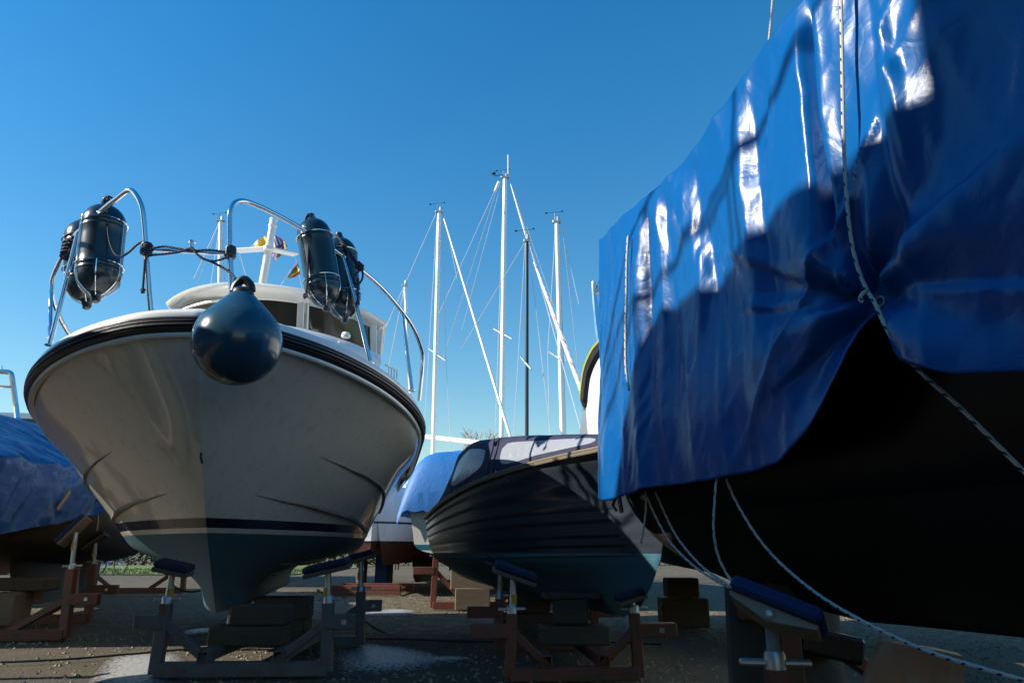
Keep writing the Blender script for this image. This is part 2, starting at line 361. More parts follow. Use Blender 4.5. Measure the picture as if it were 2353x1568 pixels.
# ================================================================ world, sun, sky
SUN_AZ=(-.985,-.17); SUN_EL=rad(31)
w=bpy.data.worlds.new("World"); S.world=w; w.use_nodes=True
nt=w.node_tree; bg=nt.nodes['Background']; sk=nt.nodes.new('ShaderNodeTexSky'); sk.sky_type='NISHITA'; sk.sun_disc=False
sk.sun_elevation=SUN_EL; sk.sun_rotation=math.atan2(SUN_AZ[0],SUN_AZ[1]); sk.air_density=1.6; sk.dust_density=0; sk.ozone_density=5.0; sk.altitude=0
hs=nt.nodes.new('ShaderNodeHueSaturation'); hs.inputs['Saturation'].default_value=1.35
nt.links.new(sk.outputs[0],hs.inputs['Color']); nt.links.new(hs.outputs[0],bg.inputs[0]); bg.inputs[1].default_value=.10
sl=bpy.data.lights.new('sun','SUN'); sl.energy=5.0; sl.angle=rad(.53); sl.color=(1,.93,.82)
so=bpy.data.objects.new('sun',sl); COL.objects.link(so)
sd=V((SUN_AZ[0]*math.cos(SUN_EL),SUN_AZ[1]*math.cos(SUN_EL),math.sin(SUN_EL)))
so.rotation_mode='QUATERNION'; so.rotation_quaternion=sd.to_track_quat('Z','Y'); so.location=sd*60
S.view_settings.view_transform='Standard'; S.view_settings.look='None'; S.view_settings.exposure=.72; S.view_settings.gamma=1
cam=bpy.data.cameras.new('camera'); co=bpy.data.objects.new('camera',cam); COL.objects.link(co); S.camera=co
cam.sensor_width=36; cam.lens=36*F/2352; cam.clip_start=.05; cam.clip_end=2000
co.location=(0,0,CH); co.rotation_euler=(PI/2+PITCH,0,0)
# ================================================================ ground
def groundmat():
    m,nt,N,L,p=nm('yard_gravel_asphalt')
    g=N.new('ShaderNodeNewGeometry'); pos=g.outputs['Position']
    def noise_(sc,det=6,dist=0,ro=.55):
        n=N.new('ShaderNodeTexNoise'); n.inputs['Scale'].default_value=sc; n.inputs['Detail'].default_value=det; n.inputs['Distortion'].default_value=dist; n.inputs['Roughness'].default_value=ro; L.new(pos,n.inputs['Vector']); return n.outputs[0]
    def rng(x,a,b,c=0,d=1):
        r=N.new('ShaderNodeMapRange'); r.inputs[1].default_value=a; r.inputs[2].default_value=b; r.inputs[3].default_value=c; r.inputs[4].default_value=d; L.new(x,r.inputs[0]); return r.outputs[0]
    def mix(f,a,b):
        x=N.new('ShaderNodeMix'); x.data_type='RGBA'
        L.new(f,x.inputs[0])
        for i,c in ((6,a),(7,b)):
            if isinstance(c,tuple): x.inputs[i].default_value=(*c,1)
            else: L.new(c,x.inputs[i])
        return x.outputs[2]
    def mth(op,a,b):
        q=N.new('ShaderNodeMath'); q.operation=op
        for i,x in enumerate((a,b)):
            if isinstance(x,(int,float)): q.inputs[i].default_value=x
            else: L.new(x,q.inputs[i])
        return q.outputs[0]
    vo=N.new('ShaderNodeTexVoronoi'); vo.inputs['Scale'].default_value=27; L.new(pos,vo.inputs['Vector'])
    vs=N.new('ShaderNodeSeparateColor'); L.new(vo.outputs['Color'],vs.inputs[0])
    stone=mix(vs.outputs[0],(.012,.0095,.006),(.26,.20,.115))
    stone=mix(rng(noise_(5),.35,.65),stone,(.055,.042,.024))
    asph=mix(noise_(60),(.034,.026,.016),(.088,.067,.04))
    asph=mix(rng(noise_(2.2),.45,.7),asph,(.085,.063,.036))
    sep=N.new('ShaderNodeSeparateXYZ'); L.new(pos,sep.inputs[0])
    # asphalt band under the front stands and the road at the back
    y=mth('ADD',sep.outputs[1],mth('MULTIPLY',sep.outputs[0],.16)); yy=mth('ADD',y,mth('MULTIPLY',noise_(1.3),.5))
    a1=mth('MULTIPLY',mth('GREATER_THAN',yy,4.6),mth('LESS_THAN',yy,8.3))
    a2=mth('MULTIPLY',mth('GREATER_THAN',sep.outputs[1],17.5),mth('LESS_THAN',sep.outputs[1],27.5))
    am=mth('MAXIMUM',a1,a2)
    col=mix(am,stone,asph)
    moss=rng(noise_(1.1,8),.56,.68,0,.75); moss=mth('MULTIPLY',moss,mth('SUBTRACT',1,a2))
    col=mix(moss,col,(.055,.065,.02))
    L.new(col,p.inputs['Base Color']); p.inputs['Roughness'].default_value=.9
    b=N.new('ShaderNodeBump'); b.inputs['Strength'].default_value=.9; b.inputs['Distance'].default_value=.02
    h=mth('ADD',mth('MULTIPLY',mth('SUBTRACT',1,vo.outputs['Distance']),mth('SUBTRACT',1,mth('MULTIPLY',am,.7))),mth('MULTIPLY',noise_(90),.5))
    L.new(h,b.inputs['Height']); L.new(b.outputs[0],p.inputs['Normal'])
    return m
b=B(); rows=[]
xs=[-400,-100,-40,-20]+[-12+i*.5 for i in range(49)]+[20,40,100,400]; ys=[-300,-60,-20,-8,-4,-2]+[i*.5 for i in range(0,56)]+[32,40,60,120,500]
for yv in ys: rows.append([V((x,yv,(noise.noise(V((x*.35,yv*.35,0)))*.03-.02 if abs(x)<13 and -3<yv<28 else -.02))) for x in xs])
b.grid(rows,flip=True)
part('ground',b,groundmat())['kind']='structure'
# wet gritty patches (shallow films of water; pale speckle paints in their sky reflection)
def wetmat():
    m,nt,N,L,p=nm('wet_gritty_film')
    g=N.new('ShaderNodeNewGeometry'); n=N.new('ShaderNodeTexNoise'); n.inputs['Scale'].default_value=34; n.inputs['Detail'].default_value=5; n.inputs['Roughness'].default_value=.7; L.new(g.outputs['Position'],n.inputs['Vector'])
    uv=N.new('ShaderNodeUVMap'); sx=N.new('ShaderNodeSeparateXYZ'); L.new(uv.outputs[0],sx.inputs[0])
    pw=N.new('ShaderNodeMath'); pw.operation='POWER'; L.new(sx.outputs[0],pw.inputs[0]); pw.inputs[1].default_value=2.2
    sb=N.new('ShaderNodeMath'); sb.operation='MULTIPLY_ADD'; L.new(pw.outputs[0],sb.inputs[0]); sb.inputs[1].default_value=-.24; L.new(n.outputs[0],sb.inputs[2])
    r=N.new('ShaderNodeMapRange'); r.inputs[1].default_value=.34; r.inputs[2].default_value=.44; L.new(sb.outputs[0],r.inputs[0])
    mx=N.new('ShaderNodeMix'); mx.data_type='RGBA'; mx.inputs[6].default_value=(.062,.055,.044,1); mx.inputs[7].default_value=(.38,.37,.36,1); L.new(r.outputs[0],mx.inputs[0]); L.new(mx.outputs[2],p.inputs['Base Color'])
    r2=N.new('ShaderNodeMapRange'); r2.inputs[3].default_value=.9; r2.inputs[4].default_value=.36; L.new(r.outputs[0],r2.inputs[0]); L.new(r2.outputs[0],p.inputs['Roughness'])
    b=N.new('ShaderNodeBump'); b.inputs['Strength'].default_value=.5; b.inputs['Distance'].default_value=.01; n2=N.new('ShaderNodeTexNoise'); n2.inputs['Scale'].default_value=120; L.new(g.outputs['Position'],n2.inputs['Vector']); L.new(n2.outputs[0],b.inputs['Height']); L.new(b.outputs[0],p.inputs['Normal'])
    return m
M['wet']=wetmat()
def patch(pts,name,label):
    b=B(); P=[G(u,v) for u,v in pts]; c=sum(P,V((0,0,0)))/len(P); C=curve(P,8,True); n=len(C); vs=[];fs=[]
    for k,q in enumerate((0,.35,.6,.8,.93,1.0)):
        for i,p in enumerate(C):
            j=1+.10*noise.noise(V((p.x*2.5,p.y*2.5,k*.2)))*(q>.5)
            e=c+(p-c)*q*j; gz=noise.noise(V((e.x*.35,e.y*.35,0)))*.03-.02
            vs.append(V((e.x,e.y,gz+.022*(1-q**4)+.002)))
    for k in range(5):
        for i in range(n): fs.append([k*n+i,(k+1)*n+i,(k+1)*n+(i+1)%n,k*n+(i+1)%n])
    Q=(0,.35,.6,.8,.93,1.0); b.add(vs,[f[::-1] for f in fs],[[(Q[i_//n],0) for i_ in f[::-1]] for f in fs]); o=part(name,b,M['wet']); o['kind']='structure'; return o
patch([(770,1490),(830,1470),(900,1476),(980,1488),(1040,1508),(1020,1525),(950,1538),(850,1548),(775,1545),(765,1520)],'wet_patch','')
patch([(255,1505),(320,1490),(400,1492),(430,1520),(400,1552),(300,1600),(200,1590),(220,1540)],'wet_patch','')
patch([(830,1405),(900,1396),(960,1400),(940,1410),(850,1412)],'wet_patch','')
patch([(420,1446),(480,1440),(520,1444),(470,1452),(425,1453)],'wet_patch','')
patch([(970,1510),(1020,1503),(1090,1506),(1060,1514),(990,1517)],'wet_patch','')
# loose stones
b=B(); random.seed(3)
def pebble(b,p,r):
    k=len(b.v); vs=[V((1,0,0)),V((-1,0,0)),V((0,1,0)),V((0,-1,0)),V((0,0,.7)),V((0,0,-.4))]
    q=Matrix.Rotation(random.random()*6,3,'Z'); vs=[p+q@V((a.x*r*random.uniform(.7,1.3),a.y*r*random.uniform(.6,1.1),a.z*r)) for a in vs]
    b.add(vs,[[0,2,4],[2,1,4],[1,3,4],[3,0,4],[2,0,5],[1,2,5],[3,1,5],[0,3,5]])
for i in range(16000):
    yv=4.2+random.random()**1.5*12; x=random.uniform(-.78,.78)*yv
    dens=noise.noise(V((x*.8,yv*.8,3)))
    if dens<random.uniform(-.5,.4): continue
    pebble(b,V((x,yv,noise.noise(V((x*.35,yv*.35,0)))*.03-.018)),random.choice((.006,.008,.01,.014,.02)))
o=part('loose_stones',b,mat('loose_stones',(.22,.19,.13),.85,var=.6,vs=25),smooth=False); o['kind']='stuff'; o['label']='pale loose stones and grit scattered over the yard ground'
# grass verge + blades
b=B(); b.grid([[V((x,yv,.012+.02*noise.noise(V((x,yv,0))))) for yv in (28.0,30,33,36,40,46)] for x in range(-40,-6,2)],flip=False)
part('grass_verge',b,mat('verge_grass',(.10,.14,.03),.9,var=.5,vs=3))['kind']='structure'
b=B()
for i in range(9000):
    x=random.uniform(-26,-8); yv=random.uniform(28,36); h=random.uniform(.04,.12); a=random.random()*6; c,s_=math.cos(a)*.02,math.sin(a)*.02; lx=random.uniform(-.05,.05)
    b.add([(x-c,yv-s_,0),(x+c,yv+s_,0),(x+lx,yv+random.uniform(-.05,.05),h)],[[0,1,2]])
o=part('grass',b,M['grassblade'],smooth=False); o['kind']='stuff'; o['label']='sunlit short green grass on the verge beyond the road'
# ================================================================ white motor boat
FW=Fr(-1.96,4.37,11.3); Z0=2.13
def stemW(z):
    q=max(0,Z0-z); q+=.045*min(1,q/.2); return .534*q+.212*q*q
def sheerz(s): return Z0-.195*s+.015*s*s if s<3.5 else 1.631+.01*(s-3.5)
boat=thing('motor_boat','white motor cruiser with black rub rail and chrome bow rails on grey steel stand','boat',FW.o,FW.A)
rowsW=[(.34,.0,1,.6,.35),(.37,.16,.9,.6,.39),(.52,.26,1.6,.7,.62),(.72,.98,2.9,1.05,.80),(.90,1.11,2.8,.97,.93),(1.0,1.15,2.75,.95,1.02),(1.35,1.26,2.55,.90,1.25),(1.75,1.40,2.35,.76,1.50),(2.02,1.52,2.2,.60,1.64),(Z0,1.545,2.18,.57,sheerz)]
gW=hullgrid(stemW,rowsW,[0,.05,.15,.35,.65,1.0,1.4,1.9,2.6,3.6,4.8,6.0],ki=6,kj=6)
b=B(); b.grid(gW,flip=True); b.grid(mir(gW))
tr=[p for p in gW[-1]]; b.add([V((0,tr[0].y,1.2))]+[p for p in tr]+[V((-p.x,p.y,p.z)) for p in tr],[[0,1+i,2+i] for i in range(len(tr)-1)]+[[0,1+len(tr)+i+1,1+len(tr)+i] for i in range(len(tr)-1)])
hullW=part('hull',b,M['gelcoat'],boat,world=False,sharp=50)
sheerR=[r[-1] for r in gW]; sheerL=[V((-p.x,p.y,p.z)) for p in sheerR]
full=sheerL[::-1]+sheerR[1:]
def dedupe(c,e=.004):
    o=[c[0]]
    for p in c[1:]:
        if (p-o[-1]).length>e: o.append(p)
    return o
full=dedupe(full)
b=B(); b.grid(sweep(full,[(-.02,-.012),(.03,-.016),(.045,-.004),(.05,.009),(.042,.015),(.056,.021),(.056,.034),(.046,.038),(.058,.043),(.058,.056),(.046,.060),(.05,.066),(.04,.078),(-.02,.078)]),flip=False)
part('rub_rail',b,M['rubber'],boat,world=False,sharp=60)
b=B(); b.grid(sweep(full,[(-.02,-.045),(.012,-.045),(.02,-.035),(.02,-.022),(.0,-.018)]),flip=False)
part('rail_bead',b,M['white'],boat,world=False)
b=B(); b.grid(sweep(full,[(.0,.077),(.034,.077),(.036,.1),(.026,.122),(.0,.138),(-.04,.145),(-.09,.14),(-.12,.12)]))
part('toe_rail',b,M['white'],boat,world=False,sharp=60)
rowsD=[[V((max(q.x-.05,.02)*x,q.y+.06,q.z+.125+.05*(1-x*x))) for x in (-1,-.8,-.45,0,.45,.8,1)] for q in sheerR if q.x>.22]
b=B(); b.grid([[V((0,sheerR[0].y+.05,Z0+.13)) for _ in range(7)]]+rowsD); part('deck',b,M['white'],boat,world=False,sharp=50)
# spray rails
def strake(s0,z0,s1,z1,r,side,name='spray_rail',z_end=None):
    pts=[]
    for i in range(15):
        x=i/14; q=onhull(gFine,lerp(s0,s1,x),lerp(z0,z1,x**1.0)); pts.append(q)
    pts=[sum((pts[max(0,min(14,i+d))] for d in (-1,0,1)),V((0,0,0)))/3 for i in range(15)]
    if side<0: pts=[V((-p.x,p.y,p.z)) for p in pts]
    b=B(); b.tube(pts,[r*min(1,.15+i/5) for i in range(15)],6); part(name,b,M['strake'],boat,world=False)
gFine=hullgrid(stemW,rowsW,[0,.05,.15,.35,.65,1.0,1.4,1.9,2.6,3.6,4.8,6.0],ki=14,kj=16)
for sd_ in (1,-1):
    strake(1.05,1.50,3.4,1.19,.020,sd_); strake(.95,1.20,3.0,.99,.022,sd_); strake(1.9,.70,3.2,.74,.03,sd_); strake(2.1,.62,3.2,.62,.03,sd_)
# bow eye
b=B(); b.tube([(0,stemW(1.4)-.03,1.43),(0,stemW(1.4)-.035,1.40),(0,stemW(1.37)+.01,1.37)],.008,6); part('drain_plug',b,M['rubber'],boat,world=False)
# trunk cabin
def arcrow(hw,s0,bow,z,crown,n=21,p=2.2):
    return [V((hw*x,s0+bow*abs(x)**p,z-crown*x*x)) for x in [(-1+2*i/(n-1)) for i in range(n)]]
b=B()
b.grid([arcrow(1.02,1.25,.75,2.05,.12),arcrow(1.12,1.55,.55,2.45,.13),arcrow(1.17,1.8,.45,2.68,.14),arcrow(1.16,1.90,.42,2.76,.14),arcrow(1.14,2.0,.4,2.80,.14),arcrow(1.12,2.9,.35,2.86,.12)])
for sgn in (-1,1):
    g=[[V((sgn*x,s_,z)) for x,z in ((1.05,1.75),(1.12,2.1),(1.15,2.5),(1.13,2.58),(1.1,2.62),(1.0,2.64))] for s_ in (2.6,3.2,4,4.6,5.2)]
    b.grid(g,flip=sgn>0)
part('cabin_trunk',b,M['white'],boat,world=False)
for sgn in (-1,1):
    fr_=part('cabin_window',B().tube([V((sgn*1.158,s_,z)) for s_,z in ((2.95,2.24),(2.95,2.42),(3.0,2.5),(3.1,2.53),(4.3,2.53),(4.4,2.48),(4.42,2.26),(4.3,2.2),(3.05,2.18))],.022,6,smooth=3,closed=True),M['chrome'],boat,world=False)
    part('pane',B().poly([V((sgn*1.14,s_,z)) for s_,z in ((2.97,2.22),(2.97,2.45),(3.1,2.52),(4.3,2.52),(4.41,2.44),(4.4,2.24),(4.3,2.2),(3.05,2.19))],.018,(sgn,0,0)),M['glass'],fr_,world=False)
# wheelhouse: sill, panes, pillars, roof
sill=arcrow(1.12,2.95,.6,2.74,.07); head=arcrow(1.08,2.82,.6,3.30,.07)
wh=part('wheelhouse',B().grid([[V((sg*1.1,s_,z)) for s_ in (3.5,5.0)] for sg in (-1,) for z in (2.6,2.78)]).grid([[V((1.1,s_,z)) for s_ in (3.5,5.0)] for z in (2.6,2.78)]).grid([arcrow(1.12,2.84,.6,2.70,.07),arcrow(1.12,2.84,.6,2.78,.07)]),M['white'],boat,world=False)
def sub(row,a,b_): 
    n=40; out=[]
    for i in range(n+1):
        x=lerp(a,b_,i/n); f=(x+1)/2*20; k=min(int(f),19); out.append(row[k].lerp(row[k+1],f-k))
    return out
for a,c in ((-.97,-.36),(-.31,.31),(.36,.97)):
    o=part('windscreen',B().grid([sub(sill,a,c),sub(head,a,c)]),M['glass'],boat,world=False)
    f_=sub(sill,a,c)+sub(head,a,c)[::-1]
    part('frame',B().tube([p+V((0,-.012,0)) for p in f_],.017,6,closed=True),M['frame'],o,world=False)
for sg in (-1,1):
    o=part('side_window',B().poly([V((sg*1.09,s_,z)) for s_,z in ((3.5,2.8),(3.6,3.2),(4.8,3.2),(4.9,2.8))],.012,(sg,0,0)),M['glass'],boat,world=False)
for x in (-1,-.335,.335,1):
    i=int((x+1)*10+.5); b=B(); b.bar(sill[i]+V((0,-.01,-.05)),head[i]+V((0,-.01,.03)),.07,.05,(0,1,0)); part('pillar',b,M['frame'] if abs(x)<.9 else M['white'],boat,world=False)
for sg in (-1,1):
    b=B(); b.bar(V((sg*1.14,3.75,2.75)),V((sg*1.16,3.85,3.33)),.06,.16,(0,1,0)); part('pillar',b,M['white'],boat,world=False)
b=B()
def roofrow(hw,s0,bow,z,cr_): return [V((hw*x,s0+bow*abs(x)**2.4,z-cr_*x*x+.13*bow*abs(x)**2.4-.04*x)) for x in [(-1+i/15) for i in range(31)]]
rr=[roofrow(1.0,3.05,.85,3.28,.06),roofrow(1.17,2.68,1.1,3.31,.06),roofrow(1.22,2.58,1.2,3.33,.06),roofrow(1.23,2.56,1.2,3.36,.06),roofrow(1.21,2.59,1.2,3.385,.06),roofrow(1.12,2.8,1.1,3.41,.05),roofrow(.8,3.3,.8,3.44,.03)]
back=[[V((p.x,5.1,p.z)) for p in r] for r in rr]
b.grid(rr); b.grid([rr[0],[V((p.x*1.0,5.1,p.z)) for p in rr[0]]],flip=True); b.grid([rr[-1],back[-1]])
for sg in (0,-1):
    b.grid([[r[sg] for r in rr],[V((r[sg].x,5.1,r[sg].z)) for r in rr]],flip=sg==0)
part('wheelhouse_roof',b,M['white'],boat,world=False,sharp=45)
# signal mast
mb,mt=FW.px(596,693,2.95),FW.px(626,520,2.95)
b=B(); b.tube([mb,mt],[.043,.038],14); smast=part('signal_mast',b,M['white'],boat,world=False)
lt=FW.px(628,497,2.95)
b=B(); b.lathe([(.0,-.01),(.045,-.01),(.047,.012),(.04,.014),(.04,.07),(.046,.072),(.044,.088),(0,.092)],mt,mb and (mt-mb),16); part('mast_light',b,M['lamp'],smast,world=False)
cc=FW.px(616,571,2.9); cl=FW.px(543,576,3.1); crr=FW.px(681,585,3.1)
b=B(); b.bar(cc+V((0,0,0)),cl,.11,.02); b.bar(cc,crr,.11,.02); b.lathe([(0,-.02),(.055,-.02),(.055,.02),(0,.02)],cc,(0,0,1),12); part('crosstree',b,M['white'],smast,world=False)
b=B(); b.box(mb+V((0,.03,.03)),(.16,.2,.09)); b.box(mb+V((.1,.06,.0)),(.06,.08,.14)); part('mast_step',b,M['white'],smast,world=False)
for pts in (((550,584,3.05),(581,688,3.1)),((677,586,3.05),(700,690,3.2)),((681,600,3.1),(611,707,2.95))):
    b=B(); b.tube([FW.px(*p) for p in pts],.0035,5); part('halyard',b,M['whitepaint'],smast,world=False)
def flag(name,quads,mats,label,cat,s,wave=.03):
    "quads: 4 corner px of the flag TL,TR,BR,BL; mats by column stripes"
    tl,tr_,br,bl=[FW.w(*FW.px(u,v,s)) for u,v in quads]; b=B(); n=14; k=8
    rows=[]
    for i in range(n+1):
        a=i/n; r=[]
        for j in range(k+1):
            c=j/k; p=tl.lerp(tr_,a).lerp(bl.lerp(br,a),c); r.append(p+FW.ax*wave*math.sin(a*9+c*3)*(.3+a))
        rows.append(r)
    for i in range(n):
        b.cur=mats(i/n)if False else 0
        for j in range(k):
            b.cur=mats((i+.5)/n,(j+.5)/k)
            b.add([rows[i][j],rows[i+1][j],rows[i+1][j+1],rows[i][j+1]],[[0,1,2,3]])
    return solo(name,b,FL,label,cat)
FL=[mat('flag_white',(.75,.73,.7),.8),mat('flag_yellow',(.75,.5,.03),.8),mat('flag_black',(.02,.02,.025),.8),mat('flag_purple',(.10,.08,.30),.8),mat('flag_red',(.55,.04,.03),.8),mat('flag_green',(.05,.25,.08),.8)]
flag('flag',((574,565),(608,540),(622,590),(596,570)),lambda a,c:(0 if c<.3 and a<.6 else 1 if c<.62 else 2),'yellow, white and black flag flying left of the white signal mast','flag',3.1)
flag('flag',((622,548),(640,539),(661,568),(628,604)),lambda a,c:(0 if int(a*7)%2 and c<.55 else 3 if (c<.62 or int(a*9+c*5)%3) else 1),'white and purple flag with yellow marks right of the white signal mast','flag',3.2)
flag('pennant',((657,640),(684,603),(690,630),(660,642)),lambda a,c:(0 if a<.15 else 4 if c>.7 else 1 if c>.45 else 5 if c>.25 else 4),'small red, yellow and green pennant on the halyard below the flags','pennant',3.0,.015)
# bow rails
def rail(pts,r,name,mat_,parent,sm_=5,n=12):
    b=B(); b.tube([FW.px(*p) for p in pts],r,n,smooth=sm_); return part(name,b,mat_,parent,world=False)
railR=rail([(533,690,.42),(529,600,.42),(527,520,.43),(530,482,.44),(545,463,.48),(575,466,.56),(640,496,.72),(720,542,.9),(800,598,1.12),(860,645,1.38),(905,692,1.65),(945,745,2.05),(965,792,2.4),(971,830,2.6),(963,920,2.65)],.019,'bow_rail',M['chrome'],boat)
rail([(788,592,1.08),(818,700,1.04),(850,830,1.0)],.0175,'stanchion',M['chrome'],railR,3)
rail([(924,718,1.85),(934,800,1.8),(946,893,1.75)],.0175,'stanchion',M['chrome'],railR,3)
railL=rail([(347,722,.62),(340,640,.6),(331,520,.57),(325,475,.56),(312,448,.57),(296,437,.6),(270,455,.68),(230,487,.8),(179,535,1.02),(150,578,1.3),(128,620,1.6),(119,650,1.9),(124,694,2.2),(140,735,2.4),(160,769,2.5)],.019,'bow_rail',M['chrome'],boat)
rail([(179,535,1.02),(145,670,1.0),(115,789,.98)],.0175,'stanchion',M['chrome'],railL,3)
rail([(119,650,1.9),(116,700,1.85),(114,775,1.6)],.0175,'stanchion',M['chrome'],railL,3)
for p in ((347,724,.62),(850,832,1.0),(946,895,1.75),(115,790,.98)):
    b=B(); b.lathe([(0,0),(.035,0),(.035,.008),(.02,.014),(0,.014)],FW.px(*p)-V((0,0,.012)),(0,0,1),12); part('base_flange',b,M['chrome'],railR if p[0]>400 else railL,world=False)
b=B(); b.tube([FW.px(338,573,.56),FW.px(440,578,.5),FW.px(530,583,.43)],.0145,10); bar_=part('cross_bar',b,M['chrome'],boat,world=False)
for p in ((336,572,.57),(529,580,.43)):
    c=FW.px(*p); b=B(); b.lathe([(.0,-.045),(.034,-.045),(.04,-.03),(.04,.03),(.034,.045),(0,.045)],c,(0,0,1),12); b.box(c+V((0,-.03,.0)),(.05,.03,.06)); part('clamp',b,M['black'],bar_,world=False)
c=FW.px(439,572,.5); b=B(); b.lathe([(.0,0),(.017,0),(.017,.05),(.027,.052),(.027,.062),(0,.064)],c,(0,0,1),14); part('bollard',b,M['chrome'],bar_,world=False)
# horn / light on the cabin front, little rail aft
c=FW.px(855,770,2.3); 
b=B(); q=FW.px(794,775,2.1); b.lathe([(.0,0),(.04,0),(.045,.02),(.03,.05),(0,.055)],q,(0,0,1),12); part('deck_vent',b,M['white'],boat,world=False)
b=B(); b.tube([FW.px(886,838,3.6),FW.px(912,850,4.4)],.012,6)
for a in (.25,.5,.75,1): q=FW.px(886,838,3.6).lerp(FW.px(912,850,4.4),a); b.tube([q,q-V((0,0,.12))],.008,6)
part('grab_rail',b,M['whitepaint'],boat,world=False)
# ================================================================ fenders
def cyl_fender(top,bot,R,label):
    "capsule fender with moulded eyes at both ends; top/bot world points of the tips of the body"
    ax=(bot-top).normalized(); L=(bot-top).length; b=B(); prof=[(0,0)]
    for i in range(1,9): a=PI/2*i/8; prof.append((R*math.sin(a),R*1.05*(1-math.cos(a))))
    prof+= [(R*(1.003+k_),R*1.05+ (L-2.1*R)*x) for x,k_ in ((.0,0),(.015,.022),(.04,.022),(.055,0),(.085,0),(.1,.018),(.12,.018),(.135,0),(.3,0),(.5,.004),(.7,0),(.865,0),(.88,.018),(.9,.018),(.915,0),(.945,0),(.96,.022),(.985,.022),(1,0))]
    for i in range(8,-1,-1): a=PI/2*i/8; prof.append((R*math.sin(a),L-R*1.05*(1-math.cos(a))))
    b.lathe(prof,top,ax,28)
    o=thing('fender',label,'fender',top,group='cylindrical fenders in the bow rail baskets')
    body=part('body',b,M['fender'],o)
    for c,sg in ((top,-1),(bot,1)):
        e=B(); e.lathe([(R*.34,-R*.22),(R*.33,0),(R*.24,R*.12),(R*.2,R*.36),(R*.15,R*.4),(0,R*.41)],c,ax*sg,12); part('eye',e,M['fender'],o)
    return o
def ring(c,n,r,rt=.0045,k=26):
    n=V(n).normalized(); x=n.orthogonal().normalized(); y=n.cross(x); b=B()
    b.tube([c+(x*math.cos(2*PI*i/k)+y*math.sin(2*PI*i/k))*r for i in range(k)],rt,6,closed=True); return b
def basket(parent,top,bot,R,f1,f2,legs=True):
    ax=(bot-top).normalized(); L=(bot-top).length; x=ax.cross(FW.ax).normalized(); y=ax.cross(x)
    b=B(); r=R*1.06
    for f in (f1,f2):
        q=ring(top+ax*L*f,ax,r); b.add(q.v,q.f,q.uv)
    for k in range(6):
        a=2*PI*(k+.3)/6; d=(x*math.cos(a)+y*math.sin(a))
        pts=[top+ax*L*f2+d*r,top+ax*(L*.86)+d*r*.95,top+ax*(L*.97)+d*r*.55,top+ax*(L*1.02)+d*r*.2]
        if k%2==0: pts=[top+ax*L*f1+d*r]+pts
        b.tube(pts,.0042,6,smooth=4)
    part('fender_basket',b,M['chrome'],parent)
def wp(u,v,s): return FW.w(*FW.px(u,v,s))
fset=[((243,473,.95),(221,676,.92),.155,'dark teal cylinder fender leaning inside the left bow rail, its domed top above the rail',railL,.22,.70),
      ((196,508,1.30),(199,692,1.28),.155,'darker cylinder fender half hidden behind another at the left bow rail, nozzle end down',railL,.25,.62),
      ((716,505,.98),(748,700,.93),.135,'dark teal cylinder fender in the right bow rail with rope loops over its top',railR,.22,.72),
      ((779,548,1.22),(792,728,1.18),.135,'cylinder fender behind the right bow rail, hung furthest aft of the two there',railR,.2,.72)]
for a,c,R,l,pr,f1,f2 in fset:
    t_,b_=wp(*a),wp(*c); cyl_fender(t_,b_,R,l); basket(pr,t_,b_,R,f1,f2)
# round bow fender
ctr=W(545,786,4.02); Rb=101/F*4.02/.962*.99
th=thing('round_fender','large round dark blue fender hanging on the bow of the white cruiser','fender',ctr)
prof=[]
for i in range(0,15): a=-PI/2+ (PI/2+.62)*i/14; prof.append((Rb*math.cos(a),Rb*math.sin(a)))
r0,h0=prof[-1]; 
for x in (.25,.5,.75,.92,1): prof.append((lerp(r0,Rb*.25,x)+.012*math.sin(PI*x)*0,lerp(h0,Rb*1.18,x)))
prof+=[(Rb*.235,Rb*1.24),(Rb*.2,Rb*1.3),(0,Rb*1.31)]
prof[0]=(0,-Rb)
ld=V((.0,0,1))
part('body',B().lathe(prof,ctr,ld,40),M['buoy'],th)
e0=ctr+V((0,0,Rb*1.24)); b=B(); b.tube([e0+V((-Rb*.2,0,0)),e0+V((-Rb*.16,0,Rb*.16)),e0+V((0,0,Rb*.3)),e0+V((Rb*.16,0,Rb*.16)),e0+V((Rb*.2,0,0))],[Rb*.1,Rb*.075,Rb*.065,Rb*.075,Rb*.1],10,smooth=4)
b.lathe([(Rb*.27,-Rb*.12),(Rb*.25,0),(Rb*.18,Rb*.04),(0,Rb*.05)],e0,(0,0,1),20); part('eye',b,M['rubber'],th)
# navy ropes on the bow
def rope(pts,r,label,mt=None,sm_=5,name='rope',n=8,cat='rope',group=None):
    b=B()
    for pp in (pts if isinstance(pts[0][0],(tuple,list,Vector)) else [pts]):
        b.tube(pp,r,n,smooth=sm_)
    return solo(name,b,mt or M['navyrope'],label,cat,group)
def coil(c,ax,r,n,rr):
    ax=V(ax).normalized(); x=ax.orthogonal().normalized(); y=ax.cross(x); k=10
    return [c+ax*((i/(n*k))-.5)*n*rr*1.7+(x*math.cos(2*PI*i/k)+y*math.sin(2*PI*i/k))*r for i in range(n*k+1)]
def knot(c,r,rr,seed=0):
    random.seed(seed); return [c+V((random.uniform(-r,r),random.uniform(-r,r),random.uniform(-r,r))) for _ in range(9)]
rope([[wp(246,468,.85),wp(247,497,.8),wp(250,545,.78),wp(262,580,.75),wp(276,590,.72),wp(295,580,.66),wp(315,562,.6),wp(330,556,.56),wp(340,580,.52),wp(332,600,.55)],
      coil(wp(338,574,.55),(0,0,1),.03,4,.010),knot(wp(247,455,.88),.032,.01,2),[wp(247,455,.88),wp(246,470,.86)]],.0085,'navy rope tied from the left fender to the rail clamp, knotted above the fender')
